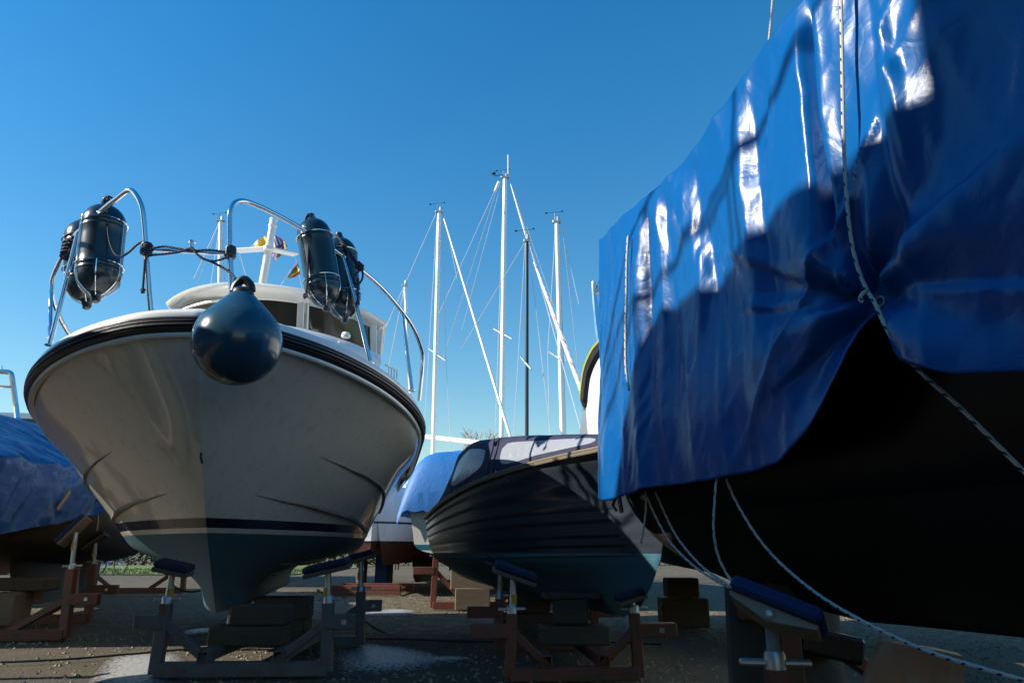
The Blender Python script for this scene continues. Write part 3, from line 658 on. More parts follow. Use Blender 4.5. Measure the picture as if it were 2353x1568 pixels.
rope([[wp(333,598,.53),wp(331,625,.53),wp(329,650,.53),wp(328,668,.53)],knot(wp(328,668,.53),.012,.008,5)],.0085,'short navy rope end with a knot dangling beside the left bow rail leg')
rope([[wp(345,572,.52),wp(375,566,.5),wp(410,571,.47),wp(440,576,.45),wp(480,574,.42),wp(527,580,.4)],[wp(347,586,.53),wp(380,583,.5),wp(415,578,.47),wp(440,570,.44),wp(452,583,.43),wp(468,595,.42),wp(495,599,.41),wp(528,588,.4)],
      [wp(440,568,.46),wp(460,590,.44),wp(490,603,.42),wp(520,620,.4),wp(538,636,.36),wp(546,650,.33)],coil(wp(529,580,.42),(0,0,1),.028,3,.009),coil(wp(546,649,.33),(1,0,0),.026,2,.009)],.0085,'navy rope wound along the cross bar between the two bow rails')
rope([[wp(703,530,.92),wp(700,512,.94),wp(706,495,.96),wp(714,492,.97),wp(722,500,.95),wp(721,530,.9),wp(714,545,.87)],[wp(709,545,.86),wp(708,575,.84),wp(707,605,.83),wp(706,640,.83),wp(703,675,.83)],knot(wp(702,680,.83),.014,.008,8),coil(wp(710,538,.87),(0,0,1),.028,3,.01),
      [wp(712,570,.85),wp(717,585,.85),wp(722,592,.85),wp(718,575,.86)]],.0085,'navy rope looped over the right fender top with its knotted tail hanging down')
rope([[wp(766,540,1.18),wp(780,548,1.1),wp(800,575,1.06),wp(818,600,1.03),wp(828,620,1.02)],[wp(764,548,1.18),wp(785,560,1.08),wp(806,590,1.04),wp(824,615,1.02)],[wp(826,620,1.02),wp(812,640,1.02),wp(820,655,1.02),wp(832,640,1.02),wp(832,618,1.02),wp(825,605,1.02)],[wp(822,640,1.01),wp(822,670,1.0),wp(821,695,1.0)],knot(wp(820,697,1.0),.013,.008,4),coil(wp(826,612,1.03),(.6,.3,-.5),.026,4,.009)],.0085,'doubled navy rope running down the right bow rail to a knotted bundle')
rope([coil(wp(160,575,1.08),(0,0,1),.05,5,.016),[wp(178,530,1.05),wp(165,548,1.06),wp(158,575,1.06),wp(160,600,1.06)],knot(wp(158,585,1.06),.04,.01,12)],.011,'dark rope bundle and block hanging outside the left bow rail')
# ================================================================ boat stands
def stand(label,c,ang,wd,H,depth,mt,jacks,stub=.25,beam=.09,rear=True,fr=.74,group=None,brace=True):
    """steel cradle: c ground point of the front frame's middle; jacks=[(side, y, z_top, pad_normal, pad_len)]"""
    A=rad(ang); X=V((math.cos(A),math.sin(A),0)); Yv=V((-math.sin(A),math.cos(A),0)); c=V(c)
    P=lambda x,y,z:c+X*x+Yv*y+V((0,0,z))
    th=thing('boat_stand',label,'boat stand',c,group=group); hw=wd/2
    for y in ([0,depth] if rear else [0]):
        b=B(); b.bar(P(-hw,y,beam*.5),P(hw,y,beam*.5),beam,beam)
        for sg in (-1,1):
            b.bar(P(sg*hw,y,beam*.2+.002),P(sg*hw*.965,y,H),beam*.82,beam*.82,(0,1,0))
            if brace: b.bar(P(sg*hw*.97,y+.002,H*fr),P(sg*hw*.36,y+.002,beam*.85),beam*.62,beam*.62,(0,1,0))
            b.bar(P(sg*hw*.98,y+.001,H*fr),P(sg*(hw+stub),y+.001,H*fr),beam*.95,beam*1.05)
        part('frame',b,mt,th)
        b=B(); b.box(P(hw+stub*.6,y-beam*.49,H*fr),(.032,.006,.028),bev=0); part('label_plate',b,M['galv'],th)
    if rear:
        for x in (-.22,.22):
            b=B()
            q=[(-.035,-.035),(.035,-.035),(.035,.035),(-.035,.035)]; q2=[(a*.82,d*.82) for a,d in q]
            z0=beam+.037; rows=[]
            o=[[P(wd*x+a,yy,z0+d) for a,d in q] for yy in (-.06,depth+.06)]; i_=[[P(wd*x+a,yy,z0+d) for a,d in q2] for yy in (-.06,depth+.06)]
            b.grid([i_[1],i_[0],o[0],o[1],i_[1]],closed=True); part('runner_tube',b,mt,th)
    for (sg,y,zt,nrm,pl) in jacks:
        foot=P(sg*hw*.965,y,H-.05); head=P(sg*hw*.94+ (0 if len(nrm)<4 else nrm[3]),y,zt)
        b=B(); b.tube([foot,head],.022,12); jk=part('jack',b,M['galv'],th)
        b=B(); b.lathe([(0,0),(.036,0),(.036,.04),(.03,.05),(0,.05)],P(sg*hw*.965,y,H),(0,0,1),12); b.bar(P(sg*hw*.965-.09,y,H+.025),P(sg*hw*.965+.09,y,H+.03),.025,.02); part('wing_nut',b,M['galv'],jk)
        b=B(); b.lathe([(.024,0),(.024,.06)],head-V((0,0,.16)),(0,0,1),12); part('tape_band',b,M['yellow'],jk)
        n=V(nrm[:3]).normalized(); lx=X-n*X.dot(n); lx.normalize(); ly=n.cross(lx)
        R=Matrix((lx,ly,n)).transposed()
        b=B(); b.box(head+n*.012,(pl,.16,.03),R); pd=part('pad_board',b,M['plydark'],jk)
        b=B(); b.box(head+n*.05,(pl*.98,.17,.045),R,.015); part('pad',b,M['paddark'],pd)
    return th
def gx(u,v): return G(u,v)
# white boat's stand (grey-blue)
a_,b_=G(362,1548),G(764,1548); cW=(a_+b_)/2
stand('grey blue painted steel boat stand under the bow of the white cruiser',(cW.x,5.32,0),3,(b_-a_).length*.95,.46,1.55,M['greysteel'],
  [(-1,0,.66,(.22,-.1,1),.24),(1,0,.66,(-.22,-.1,1),.32),(-1,1.55,.72,(.3,0,1),.26),(1,1.55,.72,(-.3,0,1),.26)],stub=.17,beam=.092)
# red stands under the left covered boat
stand('red steel boat stand nearest the left edge, beside a pale timber block',(-4.97,7.3,0),9,1.5,.64,0,M['redsteel'],[(1,0,.98,(-.85,0,.6),.34)],stub=.26,beam=.10,rear=False,fr=.57,group='red steel boat stands')
stand('red steel boat stand behind the nearest one under the left covered boat',(-5.72,9.0,0),9,1.55,.66,0,M['redsteel'],[(1,0,.9,(-.6,0,.8),.3)],stub=.28,beam=.10,rear=False,fr=.56,group='red steel boat stands')
stand('distant red boat stand on the road side, with a yellow taped jack',(-7.6,15.4,0),6,2.0,.72,0,M['redsteel'],[(1,0,1.25,(-.5,0,.9),.3),(-1,0,1.25,(.5,0,.9),.3)],stub=.45,beam=.11,rear=False,group='red steel boat stands')
# dark boat's stand
a_,b_=G(1170,1560),G(1468,1560)
stand('dark red steel boat stand under the black clinker boat',((a_.x+b_.x)/2,5.15,0),4,(b_-a_).length,.41,1.55,M['redsteel'],
  [(-1,0,.63,(.35,-.1,1),.30),(1,0,.48,(-.3,0,1),.2),(-1,1.55,.66,(.3,0,1),.3)],stub=.26,beam=.085,group='red steel boat stands')
# stand of the blue covered boat
a_=G(990,1398)
stand('orange red boat stand below the small blue covered boat',(a_.x+.75,11.3,0),0,1.45,.72,0,M['redsteel'],[(-1,0,1.05,(.4,0,1),.3)],stub=.3,beam=.10,rear=False,group='red steel boat stands')
# tarp boat's near stand with the big screw jack
th=thing('boat_stand','red stand with ribbed screw jack and blue padded board under the tarp covered yacht','boat stand',(W(1775,1568,2.55).x,2.6,0),group='red steel boat stands')
jt=W(1772,1432,2.62); jb=W(1786,1520,2.62); jb=V((jt.x,jt.y,jb.z))
b=B(); prof=[]; Lj=jt.z-jb.z
for i in range(45): x=i/44; prof.append((.0205+(.0035 if i%2 else 0),Lj*x))
b.lathe(prof,jb,(0,0,1),18); jk=part('screw_jack',b,M['galv'],th,sharp=30)
nz=jb; b=B(); b.lathe([(0,-.02),(.036,-.02),(.036,.02),(.03,.035),(0,.035)],nz,(0,0,1),14)
for a0 in (.25,.25+PI):
    d=V((math.cos(a0),-math.sin(a0)*.6,0)).normalized(); b.bar(nz+d*.02,nz+d*.115,.034,.022,bev=.008)
part('wing_nut',b,M['galv'],jk)
b=B(); b.tube([nz-V((0,0,.02)),V((nz.x,nz.y,.0))],.045,4); 
b.bar(V((nz.x,nz.y,.05)),V((nz.x+1.4,nz.y+.25,.05)),.09,.09); part('frame',b,M['redsteel'],th)
b=B(); px_=V((W(1813,1500,3.35).x,3.35,0)); b.bar(px_+V((0,0,.0)),px_+V((0,0,.62)),.085,.085,(0,1,0)); b.bar(px_+V((0,0,.55)),px_+V((.75,.2,.06)),.06,.06); b.bar(px_+V((0,.002,.56)),px_+V((-.2,0,.56)),.09,.08); b.bar(px_+V((.0,0,.05)),px_+V((1.3,.3,.05)),.09,.09); b.bar(V((nz.x,nz.y,.051)),px_+V((0,0,.051)),.08,.08); part('frame',b,M['redsteel'],th)
q_=W(1892,1476,3.45); part('pad',B().box(q_,(.28,.2,.11),Matrix.Rotation(rad(12),3,'Y'),.015),M['black'],th)
p0,p1=W(1684,1368,2.66),W(1884,1450,2.50); d=(p1-p0).normalized(); n=V((-d.z,0.25,d.x)).normalized(); n=(n-d*n.dot(d)).normalized(); e=d.cross(n)
R=Matrix((d,-e,n)).transposed(); mid=(p0+p1)/2; Lp=(p1-p0).length
b=B(); 
pr=[(-Lp/2,-.012),(-Lp/2+.02,-.02),(0,-.05),(Lp/2-.03,-.022),(Lp/2,-.015),(Lp/2,0),(-Lp/2,0)]
for sg in (-.05,.05): b.v+= [mid+d*x+n*z+e*sg for x,z in pr]
m_=len(pr); b.f+= [list(range(m_)),[m_+i for i in range(m_)][::-1]]+[[i,m_+i,m_+(i+1)%m_,(i+1)%m_] for i in range(m_)]; b.uv+=[None]*(m_+2); b.mi+=[0]*(m_+2)
pdb=part('pad_board',b,M['ply'],jk)
b=B(); b.lathe([(0,0),(.018,0),(.018,.008),(.01,.012),(0,.012)],mid-n*.028+e*-.05*(1 if e.y>0 else -1),(0,-1,0),12); part('bolt',b,M['galv'],pdb)
b=B(); b.box(mid+n*.026,(Lp*1.03,.16,.05),R,.012); part('pad',b,M['padblue'],pdb)
# timber blocks
def block(uv,Y,sz,label,mt='timber',rot=0,z=None,group='timber keel blocks'):
    p=W(uv[0],uv[1],Y); c=V((p.x,Y,p.z if z is None else z))
    b=B(); b.box(c,sz,Matrix.Rotation(rad(rot),3,'Z'),.012); solo('timber_block',b,M[mt],label,'timber block',group)
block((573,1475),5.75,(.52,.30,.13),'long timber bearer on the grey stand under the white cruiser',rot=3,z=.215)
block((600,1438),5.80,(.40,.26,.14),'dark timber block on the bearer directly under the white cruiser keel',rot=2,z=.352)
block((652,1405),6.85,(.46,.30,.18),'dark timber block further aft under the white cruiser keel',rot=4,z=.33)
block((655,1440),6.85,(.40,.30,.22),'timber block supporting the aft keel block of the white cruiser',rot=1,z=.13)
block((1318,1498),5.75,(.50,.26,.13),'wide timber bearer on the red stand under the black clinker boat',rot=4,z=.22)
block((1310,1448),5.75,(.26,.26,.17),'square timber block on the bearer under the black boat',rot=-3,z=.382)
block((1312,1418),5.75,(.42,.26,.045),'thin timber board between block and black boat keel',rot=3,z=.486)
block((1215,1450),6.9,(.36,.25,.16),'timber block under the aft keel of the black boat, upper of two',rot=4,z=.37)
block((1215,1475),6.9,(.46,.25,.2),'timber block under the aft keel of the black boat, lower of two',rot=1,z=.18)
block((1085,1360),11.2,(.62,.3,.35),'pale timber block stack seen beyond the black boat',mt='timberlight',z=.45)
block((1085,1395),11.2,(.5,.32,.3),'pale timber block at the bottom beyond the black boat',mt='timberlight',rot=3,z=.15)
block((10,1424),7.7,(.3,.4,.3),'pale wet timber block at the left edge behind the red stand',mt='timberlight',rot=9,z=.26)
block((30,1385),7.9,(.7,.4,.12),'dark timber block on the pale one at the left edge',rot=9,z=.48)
b=B(); p=W(18,1372,7.75); b.poly([p+V((-.25,0,-.05)),p+V((.14,0,-.05)),p+V((.12,0,.08)),p+V((-.1,0,.03))],.3,(.1,1,0)); solo('wedge',b,M['orange'],'orange wedge on the timber block at the left edge','wedge')
# ================================================================ black clinker boat
FD=Fr(.95,4.85,14.5)
sheerD=[(-.25,0),(-.15,.12),(0,.22),(.23,.31),(.6,.44),(1,.56),(2,.77),(3,.89),(4,.92),(4.3,.90)]
zD=lambda s: interp(s,[(-.25,1.50),(.23,1.46),(1,1.44),(2,1.385),(3,1.30),(4,1.19),(4.3,1.17)])
stemD=lambda z: interp(z,[(.36,.75),(.40,.45),(.6,.14),(.78,0),(1.5,-.25)])
def gridD(lap=True):
    C=[]
    lev=[(.36,0,.0),(.40,.16,.40),(.55,.50,.62),(.70,.78,.80),(.78,.86,.87),(.95,.93,.94),(1.2,.98,.98),(9,1,1)]
    for d in (0,.06,.16,.3,.5,.85,1.4,2.2,3.0,3.8,4.55):
        r=[]
        for z,fb,fa in lev:
            s=(stemD(z if z<9 else 1.5)+d*(4.3-stemD(z if z<9 else 1.5))/4.55)
            sh=zD(s); zz=z if z<.8 else (sh if z>8 else .78+(sh-.78)*(z-.78)/(1.5-.78))
            if z<.5: zz=lerp(z,.52,sm((s-2.2)/2.2))
            elif z<.8: zz=lerp(z,{.55:.60,.70:.68,.78:.74}[z],sm(s/3))
            q=d/4.55; f=lerp(fb*(.35+.65*sm(q*2.5)) if z<8 else 1,fa,sm(q*1.2)) if z<8 else 1
            t=interp(s-(stemD(z if z<9 else 1.5)+.25)*(1-q),sheerD)*f
            r.append(V((t,s,zz)))
        C.append(r)
    g=loft(C,6,8); out=[]
    nj=len(g[0])
    for r in g:
        rr=[]
        for j,p in enumerate(r):
            q=(j/(nj-1)-4/7)/(3/7)
            if lap and q>=0 and p.x>.01:
                fr=(q*7)%1 if q<1 else 1; p=p+V((.018*(1-fr)*min(1,p.x*6),0,0))
            rr.append(p)
        out.append(rr)
    return out
gD=gridD()
dk=thing('clinker_boat','black clinker sloop with navy canvas cover and worn blue bottom on red stand','boat',FD.o,FD.A)
b=B(); b.grid(gD,flip=True); b.grid(mir(gD)); tr=gD[-1]
b.add([V((0,tr[0].y,.9))]+tr+[V((-p.x,p.y,p.z)) for p in tr],[[0,1+i,2+i] for i in range(len(tr)-1)]+[[0,2+len(tr)+i,1+len(tr)+i] for i in range(len(tr)-1)])
part('hull',b,M['blackhull'],dk,world=False,sharp=28)
shD=dedupe([r[-1] for r in gD]); fullD=[V((-p.x,p.y,p.z)) for p in shD][::-1]+shD[1:]
b=B(); b.grid(sweep(fullD,[(-.04,-.012),(.03,-.014),(.036,-.004),(.036,.006),(.024,.01),(.03,.014),(.03,.026),(.02,.03),(-.05,.03)])); part('gunwale',b,M['wood'],dk,world=False,sharp=50)
b=B(); cl=[V((.5*(0),0,0))]; top=[r[-1] for r in gD[3:]]
b.grid([[V((p.x*x,p.y,p.z-.03+.04*(1-x*x))) for x in (-.97,-.5,0,.5,.97)] for p in [r[-1] for r in gD[2:]]]); part('deck',b,M['wood'],dk,world=False)
# canvas cover: profile over length (local s, half-beam from sheer), height above sheer
cov=[(.02,.04),(.30,.09),(.6,.14),(1,.21),(2.0,.40),(2.6,.52),(2.95,.53),(3.12,.47),(3.25,.38),(3.5,.30),(3.7,.22),(3.9,.08),(4.15,.03)]
rows=[]
for i in range(49):
    s=lerp(.02,4.2,i/48); hh=interp(s,cov)+.008*noise.noise(V((s*6,0,0))); t=interp(s,sheerD)-.03; z=zD(s)+.045; r=[]
    for j in range(25):
        a=-1+2*j/24; aa=abs(a)
        x=t*(1-.0*aa) if aa==1 else t*math.copysign(1,a)*min(1,(aa/.72) if aa<.72 else 1)*(.90+.10*sm((aa-.72)/.28)) if aa<1 else t
        if aa==1: x=math.copysign(t,a)
        zz=z+hh*(1-.12*(aa/.72)**2) if aa<.72 else z+hh*.88*(1-(aa-.72)/.28)
        w_=.012*noise.noise(V((s*5,a*3,2)))*(1-aa)
        r.append(V((x,s,zz+w_)))
    rows.append(r)
cv=part('canvas_cover',B().grid(rows),M['canvas'],dk,world=False,sharp=60)
def covpt(s,q,out=.006):
    "point on the side panel: q 0 at the sheer, 1 at the shoulder (camera side)"
    hh=interp(s,cov); t=interp(s,sheerD)-.03; z=zD(s)+.045
    return V((-(t*lerp(1,.90,sm(q))+out),s,z+hh*.88*q))
def winpanel(pts):
    bb=B(); C=curve([V((a,c,0)) for a,c in pts],6,True); ce=sum(C,V((0,0,0)))/len(C); vs=[covpt(ce.x,ce.y,.008)]; n=len(C)
    for f in (.5,1): vs+=[covpt(ce.x+(p.x-ce.x)*f,ce.y+(p.y-ce.y)*f,.008 if f<1 else .002) for p in C]
    bb.add(vs,[[0,1+i,1+(i+1)%n] for i in range(n)]+[[1+i,1+n+i,1+n+(i+1)%n,1+(i+1)%n] for i in range(n)]); return bb
part('clear_window',winpanel([(.35,.35),(.4,.75),(1.0,.80),(1.62,.83),(1.70,.5),(1.58,.2),(1.2,.16),(.6,.22)]),M['clear'],cv,world=False)
part('clear_window',winpanel([(2.10,.32),(2.08,.68),(2.25,.80),(2.6,.83),(2.88,.74),(2.98,.42),(2.92,.18),(2.5,.17)]),M['clear'],cv,world=False)
b=B(); 
for s in (1.8,1.9): b.tube([covpt(s,q/8,.006) for q in range(9)],.006,6)
part('zip',b,M['black'],cv,world=False)
b=B()
for s in (2.2,2.5,2.8,1.7,3.2): b.lathe([(0,0),(.009,0),(.009,.006),(0,.008)],covpt(s,.03,.004),(-1,0,0),8)
part('snap_fastener',b,M['chrome'],cv,world=False)
b=B(); q=FD.px(1040,1112,3.9); b.tube([q-V((0,0,.14)),q],.012,8); b.lathe([(0,0),(.026,0),(.026,.05),(.02,.055),(0,.055)],q,(0,0,1),10); ln=part('stern_light',b,M['black'],dk,world=False)
b=B(); b.lathe([(0,.056),(.022,.056),(.022,.085),(0,.09)],q,(0,0,1),10); part('lens',b,M['lamp'],ln,world=False)
# ================================================================ tarp covered yacht
AT=-rad(147); FT=Fr(.65,4.5,-147)
tT=[(-.3,0),(-.12,.02),(0,.07),(.3,.2),(.83,.37),(1.23,.5),(1.82,.69),(2.07,.77),(2.69,.98),(3.3,1.2),(4.2,1.42),(5.5,1.55),(8,1.5)]
stT=lambda z: interp(z,[(.5,1.6),(.62,.95),(.70,.62),(.92,.22),(1.12,.03),(1.6,.0),(2.2,-.02)])
def tTs(s): # smooth
    return (interp(s-.12,tT)+interp(s,tT)+interp(s+.12,tT))/3 if s>.15 else interp(s,tT)
lev=[(.52,0,0,.42),(.60,.30,.55,.46),(.75,.52,.80,.60),(.95,.70,.92,.80),(1.2,.82,.97,1.1),(1.7,.93,1.0,1.65),(2.15,1,1,2.1)]
C=[]
for d in (0,.04,.12,.3,.6,1.0,1.5,2.1,2.8,3.6,4.6,6,8):
    r=[]
    for z,fb,fa,za in lev:
        s0=stT(z); s=s0+d*(8-s0)/8; q=sm(d/4)
        r.append(V((max(0,tTs(max(d,.0))-.07*min(1,d*3))*lerp(fb,fa,q)*min(1,d/.1+.0),s,lerp(z,za,q))))
    C.append(r)
gT=loft(C,6,7)
ty=thing('covered_yacht','large dark hulled yacht under a blue tarpaulin filling the right side','yacht',FT.o,FT.A)
b=B(); b.grid(gT,flip=True); b.grid(mir(gT)); part('hull',b,M['tarphull'],ty,world=False,sharp=60)
b=B(); b.grid([[V((p.x*x,p.y,p.z)) for x in (-1,0,1)] for p in [r[-1] for r in gT]]); part('deck',b,M['whitepaint'],ty,world=False)
def fin(pts,th,mt,parent,name='keel',F_=None,lead=.04):
    "side profile in local (s,z) with lens thickness, centre t"
    b=B(); t0=pts[0]; prof=pts[1]; n=len(prof); c=sum((V((0,a,z)) for a,z in prof),V((0,0,0)))/n
    vs=[V((t0,a,z)) for a,z in prof]; L=[V((t0-th,c.y+(a-c.y)*.8,c.z+(z-c.z)*.97)) for a,z in prof]; R_=[V((t0+th,c.y+(a-c.y)*.8,c.z+(z-c.z)*.97)) for a,z in prof]
    b.add(vs+L+R_,[[i,(i+1)%n,n+(i+1)%n,n+i] for i in range(n)]+[[2*n+i,2*n+(i+1)%n,(i+1)%n,i] for i in range(n)]+[[n+i for i in range(n)],[2*n+i for i in range(n)][::-1]])
    return part(name,b,mt,parent,world=False,sharp=50)
# fin keel (dark, rounded leading edge) and the far bilge keel in sunlight
q0=W(1662,1345,3.35); 
def toT(p): d=p-FT.o; return V((d.dot(FT.lt),d.dot(FT.ax),p.z))
k=toT(W(1668,1400,3.45))
b=B(); rows=[]
for z in (.0,.1,.3,.5,.66):
    w0=W(1662,1400,3.40); r=[]
    Lk=.62; n=20
    for i in range(n):
        a=2*PI*i/n; xx=Lk/2*(1-math.cos(a)); yy=.055*math.sin(a)*(1 if math.cos(a)>-.3 else .8)
        r.append(V((w0.x+xx*.95+ (z-.3)*.03,3.40+xx*.35+yy,z)))
    rows.append(r)
b.grid(rows,closed=True,flip=True); part('keel',b,M['antifoul'],ty)
pA=[(2028,1474),(1994,1568),(1990,1640),(2190,1700),(2190,1560),(2185,1500),(2140,1490)]
P3=[W(u,v,2.95) for u,v in pA]; P3[2].z=max(P3[2].z,.05); P3[3].z=.04
b=B(); nrm=V((.35,1,0)); b.poly([p+V((0,(p.x-P3[0].x)*-.3,0)) for p in P3],.12,nrm); part('bilge_keel',b,M['rust'],ty)
b=B(); q=W(1422,1160,4.42); b.tube([q+V((-.015,0,.05)),q+V((-.04,-.02,.0)),q+V((-.015,0,-.03))],.009,8); b.tube([q+V((.0,-.0,.07)),q+V((.02,.03,-.04))],.014,8); part('stem_fitting',b,M['chrome'],ty)
# ---- tarpaulin
zTop=[(-.3,2.80),(0,2.76),(.83,2.68),(1.23,2.68),(1.82,2.80),(2.1,2.85),(2.7,2.95),(4,3.0),(8,3.0)]
zHem=[(-.3,1.16),(-.05,1.10),(.25,1.07),(.8,1.10),(1.3,1.08),(1.75,1.10),(1.9,1.18),(2.0,1.27),(2.1,1.36),(2.16,1.46),(2.2,1.57),(2.24,1.46),(2.32,1.33),(2.4,1.285),(2.5,1.235),(2.75,1.19),(3.5,1.15),(8,1.15)]
prT=[(-.3,0),(.2,.0),(.45,.012),(.62,.025),(.69,.03),(.77,-.01),(.86,.02),(.94,-.02),(1.08,.03),(1.13,.032),(1.24,-.024),(1.5,.005),(1.61,.025),(1.70,-.02),(1.78,-.02),(2.03,.035),(2.09,-.02),(2.11,.0),(2.14,.065),(2.39,-.035),(2.42,.03),(2.6,.03),(8,.03)]
prM=[(-.3,0),(.1,.03),(.35,.035),(.55,.045),(.66,.06),(.78,.0),(.89,.03),(.98,-.015),(1.12,.04),(1.19,.045),(1.30,-.01),(1.42,-.0),(1.59,.04),(1.69,-.01),(1.78,.015),(2.02,.06),(2.08,-.02),(2.12,.07),(2.40,-.01),(2.44,.05),(2.65,.045),(8,.04)]
prL=[(-.3,.05),(0,.06),(.25,.09),(.45,.07),(.7,.11),(.95,.05),(1.25,.10),(1.5,.06),(1.75,.10),(1.95,.05),(2.1,.03),(2.2,-.04),(2.3,.04),(2.45,.10),(2.75,.06),(8,.06)]
CREASES=[]; random.seed(11)
for i_ in range(13):
    a_=random.uniform(.1,2.9); z_=random.uniform(1.5,2.6); L_=random.uniform(.25,.8); q_=random.gauss(0,.22)
    CREASES.append((a_,z_+L_/2,a_+q_*L_,z_-L_/2,random.uniform(.005,.012)*random.choice((1,1,-1)),random.uniform(.014,.035)))
CREASES+=[(1.45,2.05,2.12,1.62,.02,.025),(1.55,1.75,2.14,1.58,.02,.02),(1.75,1.35,2.16,1.55,.018,.02),(2.85,1.35,2.24,1.56,.02,.025),(2.8,1.75,2.25,1.6,.018,.03),(2.43,2.6,2.46,1.8,.02,.015),(1.86,2.75,1.76,2.1,.014,.015),(2.62,2.7,2.3,2.05,.016,.02)]
def tarp_pt(s,h):
    t=tTs(max(s,-.28)); top=interp(s,zTop); hem=(interp(s-.02,zHem)+interp(s,zHem)+interp(s+.02,zHem))/3
    z=lerp(top,hem,h)
    ss=s+.05*math.sin(h*2.2)*math.sin(s*3)-.03*h        # pleats drift a little as they fall
    dT,dM,dL=(interp(ss,q) for q in (prT,prM,prL))
    d=lerp(dT,dM,sm(h/.45)) if h<.45 else lerp(dM,dL,sm((h-.45)/.55))
    d*=sm(h*6+.15)
    # folds fanning out from the tied eyelet
    dx,dz=s-2.2,z-1.57; r=math.hypot(dx,dz); a=math.atan2(dz,dx)
    d+=.055*math.sin(a*6+.6)*math.exp(-r/.55)*sm(r/.12) - .05*math.exp(-(r/.13)**2)
    # diagonal tension creases
    c1=(dz-.9*dx*1.2); d+=.03*math.exp(-abs(c1-.35)/.04)*sm(1.2-r)*(dx>-.9)
    nv=V((s*2.2,z*.8,4.1)); d+=.022*noise.noise(nv)+.014*(1-abs(noise.noise(V((s*4.2+z*.9,z*.9,9))))*2)+.004*(1-2*abs(noise.noise(V((s*11-z*4,z*5,2)))))
    d+=.02*noise.noise(V((s*4,0,7)))*h
    for (s0,z0,s1,z1,am,wd_) in CREASES:
        ex,ez=s1-s0,z1-z0; l2=ex*ex+ez*ez; u_=((s-s0)*ex+(z-z0)*ez)/l2
        if -.02<u_<1.02:
            c_=((s-s0)*ez-(z-z0)*ex)/math.sqrt(l2)
            if abs(c_)<wd_*3: d+=am*max(0,1-abs(c_)/(wd_*(1 if c_>0 else 3)))*math.sin(PI*min(max(u_,0),1))**.5
    # lower edge belly & flat edge hem
    out=t+.035+d-.02*(1-h)
    return V((out,s,z))
cols=[.02+i*.0133 for i in range(220)]; cols+= [cols[-1]+(i+1)*.12 for i in range(42)]
rows=[]; NH=130
for s in cols:
    side=[tarp_pt(s,i/NH) for i in range(NH+1)]
    top=side[0]; t=top.x; zr=top.z+.28*sm(t/.7)
    roof=[V((-t,s,top.z-.9)),V((-t,s,top.z)),V((-t*.5,s,zr-.08)),V((0,s,zr)),V((t*.5,s,lerp(top.z,zr,.72))),V((t*.8,s,lerp(top.z,zr,.3))),V((t*.95,s,lerp(top.z,zr,.09)))]
    rows.append(roof+side)
f0=[V((p.x*.1-.02,-.06-.02*math.sin(p.z*5),p.z)) for p in rows[0]]; rows=[f0]+rows
b=B(); b.grid(rows,flip=False)
tp=thing('tarpaulin','creased glossy blue tarpaulin roped over the dark yacht on the right','tarpaulin',FT.o,FT.A)
cloth=part('sheet',b,M['tarp'],tp,world=False,sharp=80)
md=cloth.modifiers.new('thickness','SOLIDIFY'); md.thickness=.003; md.offset=-1
def toW(p): return FT.w(p.x,p.y,p.z)
tie=tarp_pt(2.2,.995)
b=B(); b.tube([toW(V((tie.x+.012,2.2+.016*math.cos(a*PI/6),tie.z+.03+.016*math.sin(a*PI/6)))) for a in range(12)],.004,6,closed=True); part('eyelet',b,M['galv'],tp)
# ropes over the tarp (laid just proud of the sheet)
def ts(s,z,o=.012):
    top=interp(s,zTop); hem=(interp(s-.02,zHem)+interp(s,zHem)+interp(s+.02,zHem))/3
    p=tarp_pt(s,min(max((top-z)/(top-hem),0),1)); return toW(p+V((o,0,0)))
R1=.0062
rope([W(1931,-40,2.06),W(1934,120,2.07),W(1938,330,2.08),W(1946,470,2.09),W(1957,560,2.10),W(1972,620,2.10),W(1992,668,2.09)],R1,'taut white flecked rope crossing the front of the tarp down to its eyelet',M['whiterope'],6,group='white flecked ropes')
rope([[W(1992,668,2.09),W(2001,682,2.07),W(2012,700,2.05),W(2034,750,2.03),W(2070,806,2.0),W(2130,868,1.97),W(2200,930,1.93),W(2290,1020,1.88),W(2400,1130,1.83)],[W(1992,668,2.085),W(1980,676,2.08),W(1976,688,2.08),W(1984,693,2.075)]],R1,'white flecked rope running from the eyelet down across the dark hull',M['whiterope'],6,group='white flecked ropes')
rope([ts(.60,2.50,.03),ts(.60,2.35,.03),ts(.58,2.15,.03),ts(.55,1.95,.03),ts(.55,1.75,.03),ts(.58,1.62,.02)],R1*1.15,'white flecked rope down the creased left part of the tarp',M['whiterope'],6,group='white flecked ropes')
rope([W(1667,1098,3.0),W(1690,1150,3.0),W(1735,1225,2.9),W(1790,1290,2.8),W(1880,1365,2.55),W(1990,1430,2.32),W(2120,1490,2.1),W(2250,1532,1.92),W(2420,1580,1.75)],R1*.9,'white flecked rope sagging under the right hull from the tarp hem',M['whiterope'],6,group='white flecked ropes')
rope([W(1648,1075,3.02),W(1643,1130,3.02),W(1639,1210,3.04),W(1648,1270,3.06),W(1668,1315,3.05),W(1690,1345,3.0)],R1*.9,'white flecked rope hanging from the hem hole and curving under the hull',M['whiterope'],6,group='white flecked ropes')
rope([[W(1505,1128,3.75),W(1530,1185,3.72),W(1560,1240,3.6),W(1610,1298,3.4),W(1660,1335,3.2),W(1695,1355,3.0)]],R1*.9,'upper of two flecked ropes leading under the bow of the dark yacht',M['whiterope'],6,group='white flecked ropes')
rope([[W(1482,1132,3.8),W(1508,1190,3.76),W(1540,1245,3.66),W(1590,1296,3.46),W(1640,1330,3.3),W(1680,1350,3.1)]],R1*.9,'lower of two flecked ropes leading under the bow of the dark yacht',M['whiterope'],6,group='white flecked ropes')
